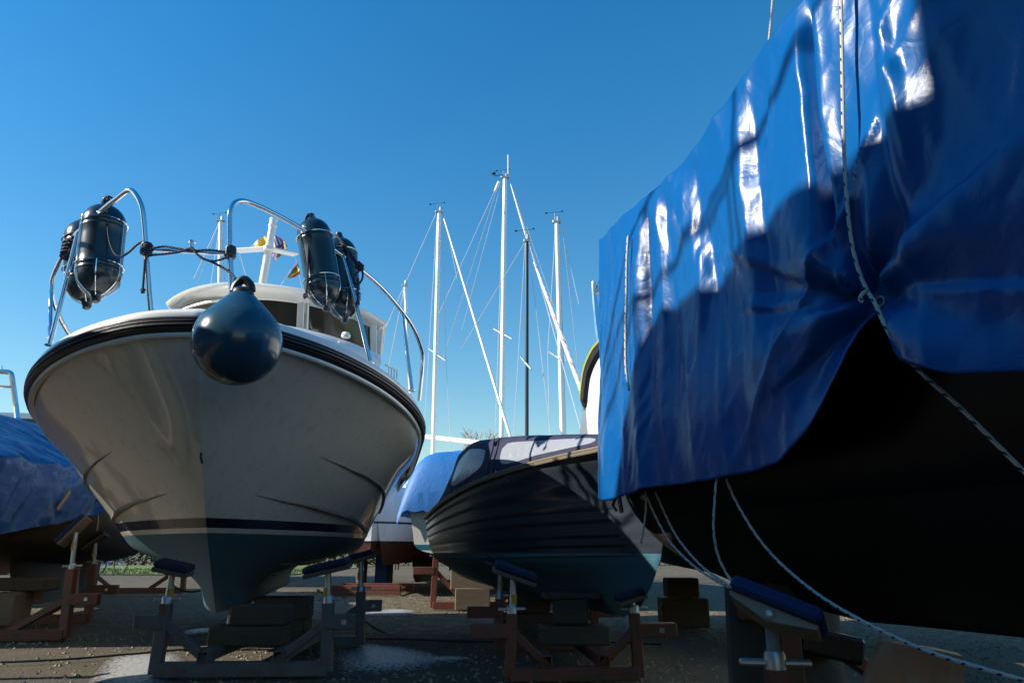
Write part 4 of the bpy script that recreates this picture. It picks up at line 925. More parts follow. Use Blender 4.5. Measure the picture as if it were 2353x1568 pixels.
rope([[W(1480,1128,3.82),W(1484,1160,3.82),W(1480,1200,3.84),W(1472,1248,3.85)],knot(W(1480,1140,3.82),.014,.006,3)],R1*.9,'frayed flecked rope end dangling free below the tarp corner',M['whiterope'],6,group='white flecked ropes')
rope([W(1776,-30,2.66),W(1772,30,2.66),W(1764,112,2.64)],.0045,'thin beige cord rising from the tarp edge into the sky',M['thinrope'],4,cat='cord')
# ================================================================ simple hulls for the other boats
def simplehull(L,hb,sh,wl,kl,rake=.5,full=.62,tr=.75,sheer_drop=.2):
    """t>=0 grid: stem at s=0.. transom at L; sh sheer height at the stem, wl waterline height, kl keel bottom"""
    C=[]
    for i in range(13):
        q=(i/12)**1.4; r=[]
        plan=(1-(1-min(q/.6,1))**2)**full*(1-(1-tr)*sm((q-.6)/.4))
        for k,(f,zf) in enumerate(((0,0),(.45,.35),(.82,.8),(.93,1.15),(.98,1.6),(1,2))):
            zz=kl+(wl-kl)*zf if zf<=1 else wl+(sh-sheer_drop*sm(q*1.6)-wl)*(zf-1)
            if zf<1: zz=lerp(zz,lerp(zz,wl,.35),sm(q))
            h=(zz-kl)/(sh-kl); st=rake*(1-h)**1.0
            entry=lerp(.55,1,h)+(1-lerp(.55,1,h))*sm(q*2)
            r.append(V((hb*plan*f*entry,st+q*(L-st),zz)))
        C.append(r)
    return loft(C,4,5)
def addhull(g,mt,parent,deckmat=None,sharp=55):
    b=B(); b.grid(g,flip=True); b.grid(mir(g)); t=g[-1]
    b.add([V((0,t[0].y,(t[0].z+t[-1].z)/2))]+list(t)+[V((-p.x,p.y,p.z)) for p in t],[[0,1+i,2+i] for i in range(len(t)-1)]+[[0,2+len(t)+i,1+len(t)+i] for i in range(len(t)-1)])
    part('hull',b,mt,parent,world=False,sharp=sharp)
    b=B(); b.grid([[V((r[-1].x*x,r[-1].y,r[-1].z-.03+.05*(1-x*x))) for x in (-.99,-.6,0,.6,.99)] for r in g]); part('deck',b,deckmat or M['whitepaint'],parent,world=False)
# ---- left covered boat (stern towards us)
FE=Fr(-5.84,6.95,10)
le=thing('covered_boat','dark twin keeled boat under a blue woven tarp at the left edge','boat',FE.o,FE.A)
C=[]
for s,hb,zk in ((0,.95,.80),(.5,1.1,.74),(1.5,1.22,.68),(2.8,1.27,.62),(4.2,1.2,.62),(5.4,.95,.68),(6.4,.55,.85),(7.1,.15,1.15),(7.3,.0,1.4)):
    C.append([V((hb*f,s,lerp(zk,1.62+.03*s,h))) for f,h in ((0,0),(.5,.03),(.85,.16),(.97,.40),(1,.7),(1.0,1))])
gE=loft(C,5,5); b=B(); b.grid(gE); b.grid(mir(gE),flip=True); t=gE[0]
b.add([V((0,t[0].y,1.2))]+list(t)+[V((-p.x,p.y,p.z)) for p in t],[[0,1+i,2+i] for i in range(len(t)-1)]+[[0,2+len(t)+i,1+len(t)+i] for i in range(len(t)-1)])
part('hull',b,M['brownhull'],le,world=False)
fin((.55,[(1.4,.72),(3.2,.70),(3.0,.2),(1.65,.2)]),.07,M['antifoul'],le,'bilge_keel')
fin((-.55,[(1.4,.72),(3.2,.70),(3.0,.2),(1.65,.2)]),.07,M['antifoul'],le,'bilge_keel')
fin((.15,[(4.6,.68),(5.4,.75),(5.3,.25),(4.7,.2)]),.06,M['antifoul'],le,'skeg')
# its tarp
def tarpE(s,h):
    hb=interp(s,[(-.2,1.0),(.5,1.14),(1.5,1.26),(2.8,1.31),(4.2,1.24),(5.4,.99),(6.4,.6),(7.2,.2)])+.03
    rz=interp(s,[(-.2,2.22),(.8,2.3),(2,2.4),(3.2,2.45),(4.5,2.45),(7.2,2.3)]); sz=1.66+.03*s; hem=interp(s,[(-.2,.95),(.5,1.05),(1.9,1.28),(3.1,1.36),(6.2,1.6)])
    if h<.45: q=h/.45; x=lerp(0,hb,q); z=lerp(rz,sz,q**1.15)-.05*math.sin(PI*q)
    else: q=(h-.45)/.55; x=hb+.05*q; z=lerp(sz,hem,q)
    d=.05*math.sin(s*9+h*4)*sm(h*2.5)*.45+.05*(.5-abs(noise.noise(V((s*3.5+h*2,h*4,5)))*2))*sm(h*3)+.02*noise.noise(V((s*9,h*12,1)))
    # folds running to a tie point
    dx=s-2.55; dz=(z-1.72); r=math.hypot(dx,dz)+.05; d+=.035*math.sin(math.atan2(dz,dx)*11)*math.exp(-r/.5)*sm(r*4)
    return x,z,d
b=B(); rows=[]
for i in range(150):
    s=-.22+i*.05; r=[]
    for sg in (-1,1):
        seq=range(60,-1,-1) if sg<0 else range(1,61)
        for k in seq:
            x,z,d=tarpE(s,k/60); r.append(V((sg*(x+d),s,z+d*.5)))
    rows.append(r)
rows.insert(0,[V((p.x*.05,-.3,min(p.z,2.1))) for p in rows[0]]); b.grid(rows)
o=tag(part('tarpaulin',b,tarpmat('blue_woven_tarp_left',(.002,.055,.20),.4,300,.6,spec=.25),None,loc=FE.o,world=False,sharp=80),'blue woven tarpaulin tented over the boat at the left edge','tarpaulin')
o.rotation_euler=(0,0,FE.A)
part('tape_strip',B().bar(V((1.25,.62,1.22)),V((1.28,.80,1.42)),.045,.008,(1,0,0),0),M['ply'],o,world=False)
rope([W(222,1165,8.9),W(226,1190,8.85),W(223,1218,8.85)],.008,'thin grey cord end dangling from the left tarp hem',M['thinrope'],4,cat='cord')
# ---- white cruiser with rail behind it
FF=Fr(-8.3,11.2,10)
lf=thing('cabin_boat','white boat with dark windows and a steel stern rail above the left tarp','boat',FF.o,FF.A)
gF=simplehull(6.5,1.2,1.9,1.0,.4,sheer_drop=.1); addhull(gF,M['yhull'],lf)
zA=lambda u,v,Y:W(u,v,Y)
b=B(); pts=[(-.85,.6),(1.05,.6),(.95,1.1),(.75,1.75),(-.75,1.75)]
b.grid([[V((-1.0,s,1.7)),V((-1.0,s,2.45)),V((-.8,s,3.05)),V((.8,s,3.05)),V((1.0,s,2.45)),V((1.05,s,1.7))] for s in (1.0,4.5)]); b.grid([[V((-1.0,1.0,1.7)),V((1.05,1.0,1.7))],[V((-1.0,1.0,2.45)),V((1.0,1.0,2.45))],[V((-.8,1.0,3.05)),V((.8,1.0,3.05))]]); part('cabin',b,M['white'],lf,world=False)
part('window',B().poly([V((1.02,1.1,2.5)),V((1.02,2.4,2.5)),V((.86,2.3,2.95)),V((.86,1.15,2.95))],.02,(1,0,.4)),M['glass'],lf,world=False)
part('window',B().poly([V((-.8,.99,2.5)),V((.8,.99,2.5)),V((.7,.99,2.95)),V((-.7,.99,2.95))],.02,(0,-1,0)),M['glass'],lf,world=False)
b=B(); P=[W(-40,852,9.9),W(5,853,9.9),W(22,856,9.9),W(28,868,9.9),W(36,925,9.95),W(40,960,9.95)]; b.tube(P,.035,8,smooth=4); b.tube([W(-40,885,9.9),W(30,888,9.9)],.02,6); b.tube([W(2,853,9.9),W(4,840,9.9)],.015,6); part('stern_rail',b,M['chrome'],lf)
# ---- boat under the light blue cover
FB=Fr(-.62,10.9,-4)
bb=thing('open_boat','small cream boat with teal stripe wearing a bright blue cover behind the black boat','boat',FB.o,FB.A)
C=[]
for s,hb in ((0,.86),(.6,.92),(2,.98),(3.4,.85),(4.4,.45),(4.9,.0)):
    C.append([V((hb*f,s,lerp(.74+.02*s,1.46+.02*s,h))) for f,h in ((0,0),(.55,.04),(.88,.16),(.95,.45),(1,.8),(1.01,1))])
gB=loft(C,4,5); b=B(); b.grid(gB); b.grid(mir(gB),flip=True); t=gB[0]
b.add([V((0,0,1.1))]+list(t)+[V((-p.x,p.y,p.z)) for p in t],[[0,1+i,2+i] for i in range(len(t)-1)]+[[0,2+len(t)+i,1+len(t)+i] for i in range(len(t)-1)]); part('hull',b,M['creamhull'],bb,world=False)
def coverB(rz,s0,s1,hb,sz,name,mt,label,off):
    rows=[]
    for i in range(41):
        s=lerp(s0,s1,i/40); r=[]
        hump=interp((s-s0)/(s1-s0),[(0,.2),(.03,.62),(.08,.86),(.16,.96),(.3,1),(.7,1),(.95,.6),(1,.2)])
        for k in range(-14,15):
            a=k/14; x=hb*a; z=lerp(sz,sz+(rz-sz)*hump,(1-abs(a)**7)); 
            if abs(a)>.93: z=sz-(abs(a)-.93)*2.4
            z+=.012*noise.noise(V((s*6,a*7,off)))+.018*math.sin(a*11+s*2)*(1-abs(a))*hump*.6
            r.append(V((x,s-(.0 if i else .04),z)))
        rows.append(r)
    r0=[V((p.x,s0-.06,min(p.z,sz+.02)-.13-.02*math.sin(p.x*30))) for p in rows[0]]
    rows=[r0]+rows
    b=B().grid(rows); b.grid([rows[1],rows[0]])
    o=tag(part(name,b,mt,None,loc=FB.o,world=False,sharp=80),label,'cover'); o.rotation_euler=(0,0,FB.A); return o
coverB(2.30,-.04,2.2,1.04,1.47,'boat_cover',M['tarp3'],'bright royal blue cover stretched over the small cream boat',3)
coverB(2.52,1.2,4.4,1.0,1.55,'boat_cover',M['tarp4'],'paler sky blue cover humped behind the royal blue one',8)
# ---- white hull with blue bottom behind the tarped bow
FC=Fr(3.52,5.0,18.5)
wc=thing('motor_boat','glossy white motorboat with black and lime rub rail hidden behind the tarped bow','boat',FC.o,FC.A)
C=[]; zC=lambda s: interp(s,[(0,3.3),(3.4,3.2),(3.9,3.15),(4.2,3.06),(4.4,2.93),(4.5,2.78),(4.58,2.6)])
for s,hb,zk in ((0,.05,1.2),(.5,.65,.75),(1.3,1.05,.55),(2.4,1.24,.50),(3.4,1.28,.54),(3.9,1.27,.58),(4.2,1.25,.61),(4.4,1.235,.63),(4.5,1.225,.64),(4.58,1.215,.65)):
    C.append([V((hb*f,s,lerp(zk,min(zC(s),2.6+.04*(4.58-s)) if h<1 else zC(s),h))) for f,h in ((0,0),(.5,.05),(.86,.14),(.9,.24),(.95,.5),(.99,.85),(1.0,1))])
gC=loft(C,5,5); addhull(gC,M['bluebot'],wc,M['white'])
ed=[V((-r[-1].x,r[-1].y,r[-1].z)) for r in gC]; ed=dedupe(ed,.01)
rl=ed+[V((-1.0,4.63,2.57)),V((0,4.66,2.56)),V((1.0,4.63,2.57))]+[V((-p.x,p.y,p.z)) for p in ed[::-1]]
b=B(); b.tube([p+V((0,0,-.02)) for p in rl],.07,8); part('rub_rail',b,M['rubber'],wc,world=False)
b=B(); b.tube([p+V((-.045 if p.x<0 else .045,.03 if p.y>4 else 0,.03)) for p in rl],.03,6); part('rail_edge',b,M['limerub'],wc,world=False)
for sg in (-1,1):
    b=B(); b.tube([V((sg*1.15,4.2,3.05)),V((sg*1.17,4.26,3.5)),V((sg*1.18,4.3,3.95)),V((sg*1.18,4.3,4.08))],[.05,.05,.045,.03],10,smooth=3); b.tube([V((sg*1.18,4.3,3.92)),V((sg*1.22,2.8,3.95)),V((sg*1.05,1.2,4.0))],.022,8,smooth=3)
    for s_ in (2.8,1.4): b.tube([V((sg*(1.22 if s_>2 else 1.07),s_,3.15)),V((sg*(1.22 if s_>2 else 1.08),s_,3.96))],.02,8)
    part('stern_pulpit',b,M['chrome'],wc,world=False)
b=B(); q=FC.w(-1.18,4.3,4.08); b.tube([q,W(1370,660,8.7),W(1400,575,8.0)],.006,6); b.tube([W(1363,680,8.7),W(1372,656,8.7)],.016,6); part('stay',b,M['strut'],wc)
# ================================================================ sailing yachts behind, masts up
def yacht(label,top,bot,Y,wpx,L=8.5,hb=1.35,bow=(0,-1),mt='alu',stays=(),spread=(),vane=1,boom=None,sh=2.0,furl=(),keelmat='antifoul'):
    a,c=W(*top,Y),W(*bot,Y); d=(a-c)/(a.z-c.z); base=c+d*(sh-c.z)
    A=math.atan2(-(-bow[0]),-bow[1]); A=math.atan2(bow[0],-bow[1])  # s axis = -bow
    ax=V((-bow[0],-bow[1],0)).normalized(); A=math.atan2(-ax.x,ax.y)
    org=V((base.x,base.y,0))-ax*L*.4
    th=thing('sailing_yacht',label,'sailing yacht',org,A,group='sailing yachts with masts up')
    g=simplehull(L,hb,sh+.1,1.05,.55,rake=.8,sheer_drop=.15); addhull(g,M['yhull'],th)
    fin((0,[(L*.38,.75),(L*.62,.75),(L*.58,.14),(L*.44,.14)]),.09,M[keelmat],th)
    fin((0,[(L*.85,.95),(L*.93,1.0),(L*.92,.3),(L*.87,.3)]),.04,M[keelmat],th,'rudder')
    b=B(); rows=[[V((x*hb*.62,s,z)) for x,z in ((-1,sh-.05),(-.95,sh+.28),(-.7,sh+.36),(.7,sh+.36),(.95,sh+.28),(1,sh-.05))] for s in (L*.28,L*.34,L*.7)]; rows[0]=[V((p.x*.8,p.y,sh-.05)) for p in rows[0]]; b.grid(rows,flip=True); part('cabin',b,M['white'],th,world=False)
    r=wpx/2/F*Y*1.02
    b=B(); b.tube([base-V((0,0,.1)),base.lerp(a,.9),a],[r,r*.98,r*.86],12); ms=part('mast',b,M[mt],th)
    if vane:
        b=B(); q=a+V((-r*.8,0,0)); b.tube([q,q+V((0,0,.24))],.006,5); b.tube([q+V((-.2,0,.23)),q+V((.18,0,.27))],.005,5); b.box(q+V((-.2,0,.23)),(.05,.008,.04),bev=0); b.box(q+V((.18,0,.28)),(.035,.02,.03),bev=0); part('wind_vane',b,M['black'],ms)
    b=B(); b.box(a+V((0,0,.0)),(r*3.4,r*2,.05)); b.lathe([(0,0),(.04,0),(.04,.1),(0,.12)],a+V((r*.5,0,.03)),(0,0,1),8); part('masthead',b,M['galv'],ms)
    for (p,q) in spread:
        P,Q=W(*p,Y+.25),W(*q,Y-.25); b=B(); b.tube([P,(P+Q)/2,Q],[.018,.03,.018],6); part('spreader',b,M['galv'],ms)
    for st in stays:
        p,q=st[0],st[1]; dy=st[2] if len(st)>2 else 0; b=B(); b.tube([W(*p,Y),W(*q,Y+dy)],.0085,5); part('stay',b,M['wire'],th)
    for (p,q,dy,rr,m_) in furl:
        b=B(); rr*=.62; b.tube([W(*p,Y),W(*p,Y).lerp(W(*q,Y+dy),.3),W(*p,Y).lerp(W(*q,Y+dy),.75),W(*q,Y+dy)],[rr*.7,rr,rr*1.15,rr],8); part('furled_sail',b,m_,th)
    if boom:
        p,q,dy=boom; b=B(); b.tube([W(*p,Y),W(*q,Y+dy)],.075,10); part('boom',b,M['whitepaint'],th)
    return th,base,a
M['redstripe']=ropemat('white_furled_sail_red_stripe',(.75,.72,.7),(.5,.16,.16),.85,.13,4)
M['sail']=mat('furled_white_sail',(.78,.77,.74),.7,var=.05)
T2,b2,a2=yacht('tallest white mast in the middle, with a whip antenna on its head',(1160,408),(1152,1010),20,12,L=10,bow=(.25,-1),
  stays=[((1141,428),(1008,720),-1),((1144,425),(1012,840),2),((1150,425),(1060,760),1),((1156,440),(1137,1000),0),((1176,430),(1300,830),-1),((1178,428),(1350,930),1)],
  spread=[((1134,755),(1176,778))],boom=((1150,1022),(930,998),2.2),furl=[((1172,420),(1211,553),-1.0,.03,M['sail'])])
b=B(); q=W(1167,405,20); b.tube([q,W(1167,356,20)],.022,6); part('antenna',b,M['alu'],T2); b=B(); q=W(1141,424,20); b.tube([W(1146,418,20),W(1137,440,20)],.05,8); part('radar_reflector',b,M['whitepaint'],T2)
b=B(); q=W(1156,402,20); b.tube([q,W(1136,404,20)],.012,5); b.tube([W(1136,404,20),W(1134,396,20)],.012,5); b.lathe([(0,0),(.06,0),(.06,.04),(0,.06)],W(1134,400,20),(0,0,1),8); part('wind_sensor',b,M['black'],T2)
yacht('white mast left of the tallest one, its furled white jib slanting down to the right',(1009,487),(995,1035),18,11,bow=(.35,-1),
  stays=[((1001,492),(898,725),-1.5),((898,725),(820,900),-1.5),((1004,497),(985,800),0),((985,800),(968,1100),0),((1018,505),(1024,828),0),((1024,828),(1040,1100),0),((1022,500),(1050,640),0)],
  spread=[((984,800),(1024,828))],furl=[((1019,500),(1192,1068),-3.0,.045,M['sail'])])
yacht('slim dark mast just right of the tallest white mast',(1210,553),(1210,1003),14.5,9,L=10.6,hb=1.2,bow=(.185,-1),sh=2.2,mt='aludark',
  stays=[((1206,556),(1060,800),1),((1206,560),(1180,1000),0),((1213,560),(1265,1000),0),((1216,562),(1338,1000),-2)],spread=[((1196,820),(1220,848))],
  furl=[((1216,560),(1227,602),0,.02,M['sail']),((1227,602),(1347,928),-4.2,.05,M['redstripe'])])
yacht('white mast furthest right in the row, nearest the blue tarp',(1279,510),(1292,1000),16,12,bow=(.15,-1),
  stays=[((1276,520),(1258,810),0),((1284,515),(1300,1000),0),((1289,520),(1330,700),0),((1292,520),(1345,1000),2),((1258,810),(1262,1000),0)],spread=[((1261,808),(1293,830))])
yacht('thin white mast standing behind the wheelhouse of the white cruiser',(507,507),(505,660),21,11,bow=(.1,-1),
  stays=[((503,512),(445,640),0),((503,512),(436,700),1),((510,520),(516,655),0),((504,520),(480,680),0)])
yacht('short white mast seen through the right bow rail of the white cruiser',(930,656),(943,900),17,8,L=7.5,hb=1.2,bow=(-.15,-1),vane=0,sh=1.9,
  stays=[((928,660),(860,810),-1),((933,662),(945,1000),0),((928,662),(885,880),0)])
b=B(); pp=[W(1341,934,10.3),W(1366,919,10.3),W(1367,926,10.3),W(1366,960,10.3),W(1356,1006,10.3),W(1329,1006,10.3)]
b.poly(pp,.35,(.35,1,0)); b.poly([W(1337,938,10.25),W(1336,932,10.25),W(1368,914,10.25),W(1369,921,10.25)],.4,(.35,1,0))
solo('bow_panel',b,M['whitepaint'],'white raked bow piece under the foot of the red striped furled sail','bow')
# red bottomed yacht and its rails in the gap right of the cruiser
FY=Fr(-2.62,14.2,14)
yy=thing('sailing_yacht','small white yacht with red bottom and steel rails right of the cruiser','sailing yacht',FY.o,FY.A,group='sailing yachts with masts up')
gY=simplehull(6.5,1.15,1.58,1.02,.62,rake=.5,sheer_drop=.15); addhull(gY,M['yhull'],yy)
fin((0,[(2.2,.8),(4.2,.8),(4.0,.12),(2.5,.12)]),.09,M['antifoul'],yy)
for x in (-.9,.9):
    b=B(); b.tube([V((x*.35,.2,2.45)),V((x,1.5,2.35)),V((x*1.15,4,2.3)),V((x*1.1,6,2.3))],.018,6,smooth=3); b.tube([V((x*.35,.2,2.15)),V((x,1.5,2.08)),V((x*1.15,4,2.05)),V((x*1.1,6,2.05))],.012,6,smooth=3)
    for t_,s_ in ((.35,.2),(.8,1.1),(1.05,2.4),(1.15,4),(1.1,6)): b.tube([V((x*t_,s_,1.7)),V((x*t_,s_,2.45-.03*s_))],.013,6)
    part('guard_rail',b,M['chrome'],yy,world=False)
b=B(); b.box((0,2.9,1.8),(1.3,2.4,.45),bev=.08); part('cabin',b,M['white'],yy,world=False)
b=B(); b.poly([V((-.3,.9,2.5)),V((.8,1.0,2.5)),V((.7,1.2,3.05)),V((-.15,1.1,3.05))],.05,(0,1,0)); part('spray_hood',b,M['canvas'],yy,world=False)
b=B(); b.tube([V((.3,.4,1.9)),V((.4,.3,2.35)),V((.6,.5,2.5)),V((.7,.9,2.4))],.05,8,smooth=4); part('rolled_sail',b,M['sail'],yy,world=False)
# ================================================================ unseen boats added left of and behind the photographer to block sun and sky
FO=Fr(-4.75,5.9,math.degrees(math.atan2(-.1,-.995)))
ob=thing('shade_cruiser','tall unseen flybridge cruiser under a grey cover, added to cast the foreground shade','boat',FO.o,FO.A)
gO=simplehull(12,1.4,2.2,1.1,.5,rake=1.7,sheer_drop=-.1,full=.5); addhull(gO,M['bluebot'],ob)
M['greycover']=tarpmat('grey_shade_cover',(.16,.17,.18),.7,300,.3)
rows=[]  # ridge heights shaped to throw the shadow edge across the tarp
for s,z,hw in ((.02,2.25,.06),(.6,2.55,.5),(1.48,2.95,.8),(1.77,3.12,.95),(2.05,3.38,1.05),(2.64,3.6,1.1),(2.86,4.45,1.2),(3.12,4.98,1.25),(3.25,5.06,1.3),(3.7,5.05,1.3),(4.2,5.2,1.35),(5.05,5.25,1.35),(5.1,5.95,1.35),(7.9,6.1,1.35),(11,5.6,1.3)):
    rows.append([V((-hw*1.04,s,2.0)),V((-hw*1.04,s,2.2)),V((-hw*.9,s,lerp(2.2,z,.66))),V((-hw*.12,s,z)),V((hw*.12,s,z)),V((hw*.9,s,lerp(2.2,z,.66))),V((hw*1.04,s,2.2)),V((hw*1.04,s,2.0))])
b=B(); b.grid(rows); b.add(rows[-1],[list(range(8))]); part('shade_cover',b,M['greycover'],ob,world=False)
b=B()  # rails and wavy tube added to cast thin shadow lines on the tarp
for x in (-.5,.5):
    b.tube([V((x*.3,.1,2.2)),V((x*.3,.0,3.0)),V((x*.8,1.3,3.7)),V((x,2.4,4.6)),V((x,3.1,5.5)),V((x*1.1,4.0,5.9)),V((x*1.1,4.9,6.6))],.018,8,smooth=5)
    for y_,z0_,z1_ in ((1.3,2.6,3.7),(2.4,3.4,4.6),(3.1,4.7,5.5),(4.0,4.9,5.9)): b.tube([V((x,y_,z0_)),V((x,y_,z1_))],.015,8)
b.tube([V((.3,1.6,3.6)),V((.1,2.6,5.0)),V((.3,3.3,5.5)),V((.0,4.2,5.75)),V((.3,4.9,6.3))],.015,6,smooth=6)
part('bow_rail',b,M['chrome'],ob,world=False)
stand('red stand under the added unseen cruiser left of the frame',FO.w(0,3.2,0),math.degrees(FO.A)+180,1.7,.62,2.5,M['redsteel'],[(-1,0,.95,(.5,0,1),.3),(1,0,.95,(-.5,0,1),.3)],group='red steel boat stands')
FP=Fr(-1.2,-1.0,172)  # hull added close behind the camera to cut the sky fill
pb=thing('shade_boat','unseen black hulled cruiser added close behind the photographer to block sky light','boat',FP.o,FP.A)
gP=simplehull(9,1.6,2.6,1.1,.5,rake=.6); addhull(gP,M['tarphull'],pb)
b=B(); b.grid([[V((x*w_,s,z)) for x,z in ((-1.2,2.3),(-1.1,h_),(1.1,h_),(1.2,2.3))] for s,h_,w_ in ((.8,2.5,.7),(1.8,3.0,.9),(2.4,3.9,1),(7.5,4.0,1))]); part('cabin',b,M['white'],pb,world=False)
FQ=Fr(-6.6,-4.2,178)  # second unseen hull added in that row, also cutting sky fill
pb=thing('shade_boat','unseen blue tarped hull added further left behind the photographer to block sky light','boat',FQ.o,FQ.A)
addhull(simplehull(9,1.5,2.6,1.1,.5,rake=.6),M['tarphull'],pb)
b=B(); b.grid([[V((x,s,z)) for x,z in ((-1.5,2.0),(-1.45,2.7),(0,3.9),(1.45,2.7),(1.5,2.0))] for s in (.5,3,6,9)]); part('tent_cover',b,M['tarp2'],pb,world=False)
# ================================================================ far things
def tree(name,label,base,h,seed,mat_b,mat_t,lv=5,spread=.5):
    random.seed(seed); th=thing(name,label,'tree',base,group='bare winter trees')
    tb=B(); cb=B()
    def grow(p,d,L,r,l):
        q=p+d*L; mid=p.lerp(q,.5)+V((random.uniform(-1,1),random.uniform(-1,1),0))*L*.05
        (tb if l<2 else cb).tube([p,mid,q],[max(r,.02),max(r*.85,.018),max(r*.7,.016)],5 if l<2 else 3,caps=False)
        if l>=lv: return
        for _ in range(3 if l else 4):
            nd=(d+V((random.uniform(-1,1),random.uniform(-1,1),random.uniform(-.15,.6)))*spread*1.25).normalized()
            grow(p.lerp(q,random.uniform(.55,1)),nd,L*random.uniform(.6,.82),r*.6,l+1)
    grow(V(base),V((random.uniform(-.05,.05),0,1)),h*.30,h*.014,0)
    part('trunk',tb,mat_b,th); part('crown',cb,mat_t,th,smooth=False)
for i,(u,v,Y,nm_,l) in enumerate(((1118,985,62,'bare_tree','bare orange brown tree rising left of the tallest mast above the black boat canvas'),(1212,985,66,'bare_tree','bare tree crown beside the foot of the dark mast'),(1256,988,70,'bare_tree','faint bare tree between the dark mast and the rightmost white mast'),(1085,1030,60,'bare_tree','low bare tree just left of the orange brown one'))):
    t_=W(u,v,Y); tree(nm_,l,(t_.x,Y,0),t_.z*1.13,20+i,M['bark'],M['twig'],lv=6)
for i,(x,Y,h) in enumerate(((-32,60,9),(-25,64,10),(-40,58,9),(14,66,9),(24,62,9))):
    tree('bare_tree',['bare tree hidden behind the left covered boat','bare tree in line behind the white cruiser','bare tree at the far left beyond the road','bare tree behind the tarped yacht','bare tree far right behind the tarped yacht'][i],(x,Y,0),h,50+i,M['bark'],M['twig'],lv=4)
# hedge along the far side
b=B(); random.seed(5)
for i in range(26000):
    x=random.uniform(-44,36); y=47+random.uniform(-.9,.9); z=random.random()**.8*(2.0+.5*noise.noise(V((x*.4,0,0)))); r=random.uniform(.05,.13)
    a=V((random.uniform(-1,1),random.uniform(-1,1),random.uniform(-1,1))).normalized(); e=a.orthogonal()*r; f_=a.cross(e)
    p=V((x,y,z)); b.add([p-e,p-f_*.6,p+e,p+f_*.6],[[0,1,2,3]])
solo('hedge',b,M['hedge'],'dark olive hedge along the far side of the road','hedge',base=V((0,47,0)),smooth=False)
b=B(); q=G(512*.2559+0,1304); b.bar(V((q.x,29.8,0)),V((q.x+.1,29.8,2.2)),.35,.3,(0,1,0)); solo('post',b,mat('pale_post',(.5,.45,.35),.8),'pale post standing on the sunlit grass at the left','post')
# bicycles
def bicycle(label,c,rz):
    th=thing('bicycle',label,'bicycle',c,rz,group='bicycles parked on the verge'); m=M['bluebox']
    for x in (-.52,.52):
        b=B(); b.tube([V((x+.33*math.cos(a*PI/14),0,.34+.33*math.sin(a*PI/14))) for a in range(28)],.022,6,closed=True); wl=part('wheel',b,M['rubber'],th,world=False)
        b=B()
        for a in range(12): b.tube([V((x,0,.34)),V((x+.32*math.cos(a*PI/6),0,.34+.32*math.sin(a*PI/6)))],.004,3)
        b.lathe([(0,-.04),(.03,-.04),(.03,.04),(0,.04)],(x,0,.34),(0,1,0),8); part('spokes',b,M['chrome'],wl,world=False)
    b=B()
    for p,q in (((-.52,.34),(-.08,.30)),((-.08,.30),(-.22,.86)),((-.52,.34),(-.2,.78)),((-.2,.78),(.36,.80)),((-.08,.30),(.38,.70)),((.52,.34),(.34,.95))): b.tube([V((p[0],0,p[1])),V((q[0],0,q[1]))],.018,6)
    part('bicycle_frame',b,m,th,world=False)
    b=B(); b.tube([V((.34,-.28,.98)),V((.36,0,1.02)),V((.34,.28,.98))],.014,6,smooth=3); part('handlebar',b,M['chrome'],th,world=False)
    b=B(); b.box((-.24,0,.90),(.26,.15,.06),bev=.02); part('saddle',b,M['black'],th,world=False)
q=G(300,1312); bicycle('dark blue bicycle seen sideways under the left flank of the white cruiser',(q.x-.1,28.6,0),.1)
q=G(348,1311); bicycle('second bicycle to the right, partly behind the white cruiser bow',(q.x+.2,29.0,0),-.35)
# blue service pillar + thin post
p=G(876,1352); b=B(); b.box((p.x,p.y,.44),(.28,.28,.88),bev=.02); b.box((p.x,p.y,.90),(.32,.32,.05),bev=.01); b.box((p.x+.02,p.y-.15,.6),(.18,.02,.4),bev=.004)
solo('service_pillar',b,M['bluebox'],'blue shore power pillar standing right of the white cruiser hull','pillar',base=V((p.x,p.y,0)))
b=B(); p=G(894,1350); b.tube([(p.x,p.y,0),(p.x,p.y,1.2)],.07,10); b.tube([(p.x,p.y,1.2),(p.x,p.y,2.6)],.045,10); solo('post',b,M['post'],'grey green metal post right beside the blue pillar','post',base=V((p.x,p.y,0)))
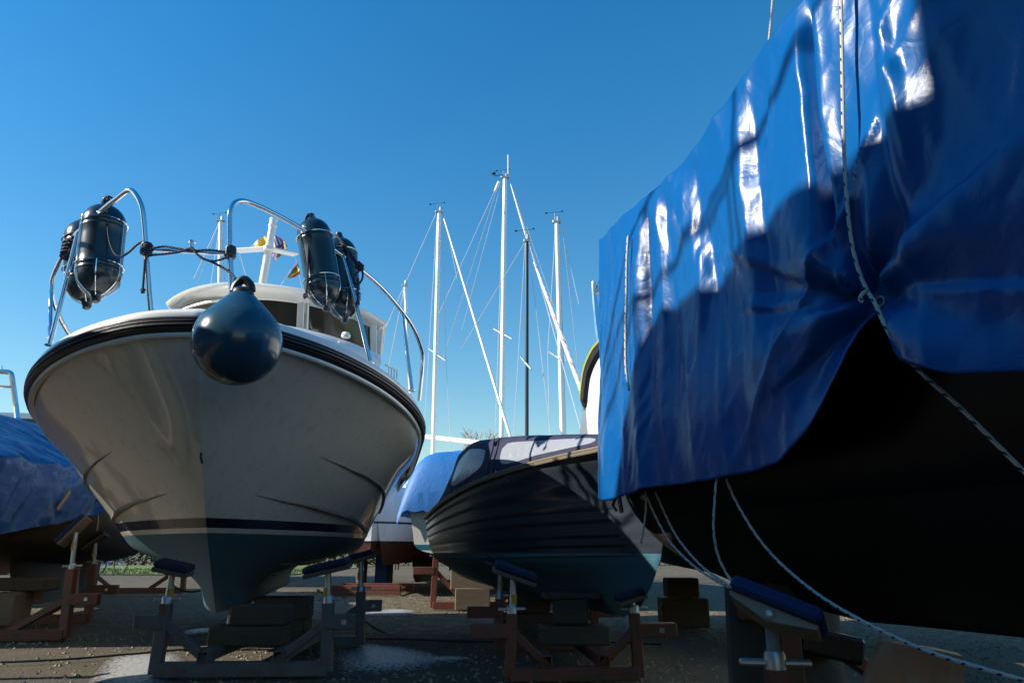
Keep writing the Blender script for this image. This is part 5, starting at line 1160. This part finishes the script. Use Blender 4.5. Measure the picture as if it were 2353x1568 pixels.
# things on the ground
b=B()
for k in range(3):
    b.tube([V((.26*math.cos(a*PI/12)+k*.01,.26*math.sin(a*PI/12),.03+k*.045)) for a in range(24)],.026,6,closed=True)
p=G(140,1347); solo('hose_coil',B().add([q+V((p.x,p.y,0)) for q in b.v],b.f),M['salmon'],'faded red hose coil lying in the sun by the road','hose')
def gcable(pts,label,r=.008):
    P=[G(u,v)+V((0,0,.012)) for u,v in pts]; rope(P,r,label,M['cable'],5,name='cable',cat='cable')
gcable([(420,1497),(600,1480),(820,1470),(1000,1472),(1150,1476),(1300,1474),(1520,1482)],'black cable lying straight across the asphalt behind the wet patch')
gcable([(0,1524),(150,1517),(330,1502),(470,1490),(560,1484)],'black cable along the edge of the sunlit strip at the left')
rope([W(822,1386,7.2),W(835,1420,7.0),W(870,1446,6.9),G(930,1468)+V((0,0,.012)),G(1010,1474)+V((0,0,.012)),G(1100,1478)+V((0,0,.012))],.008,'black cable hanging off the grey stand and curling onto the asphalt',M['cable'],6,name='cable',cat='cable')
rope([W(385,1318,9),W(400,1345,9),W(430,1358,9),W(460,1356,9)],.01,'black cable loop hanging under the left side of the white cruiser',M['cable'],6,name='cable',cat='cable')
rope([W(728,1354,8.6),W(760,1368,8.6),W(800,1370,8.6)],.012,'yellowish rope drooping under the white cruiser stern',M['thinrope'],6,cat='rope')
# wooden pallets and red trestles in the far clutter
def trestle(label,c,rz,wd,H):
    th=thing('trestle',label,'trestle',c,rz,group='low trestles in the background')
    for y in (0,1.1):
        b=B(); b.bar((-wd/2,y,.05),(wd/2,y,.05),.1,.1); b.bar((-wd/2,y,H),(wd/2,y,H),.1,.1)
        for x in (-.45,.45): b.bar((x*wd,y+.002,.05),(x*wd*.8,y+.002,H),.07,.07,(0,1,0))
        part('trestle_frame',b,M['redsteel'],th,world=False)
    for x in (-.4,.4): part('tie_bar',B().bar((x*wd,0,H*.5),(x*wd,1.1,H*.5),.06,.06),M['redsteel'],th,world=False)
trestle('low red trestle below the red bottomed yacht right of the blue pillar',(-2.9,15.0,0),-.1,1.5,.12)
block((1565,1368),8.6,(.34,.3,.2),'dark timber block in the gap under the tarped bow, upper one',z=.42)
block((1568,1392),8.6,(.5,.34,.3),'dark timber block in the gap under the tarped bow, lower one',z=.16)
b=B(); 
for p,q in (((1518,1400),(1545,1362)),((1520,1402),(1570,1405)),((1522,1404),(1560,1430)),((1545,1362),(1570,1405))): b.bar(W(*p,8.5),W(*q,8.5),.05,.05)
solo('winch_frame',b,mat('dull_yellow_paint',(.22,.17,.02),.6),'small yellow steel frame in the shade between black boat and tarped yacht','frame')
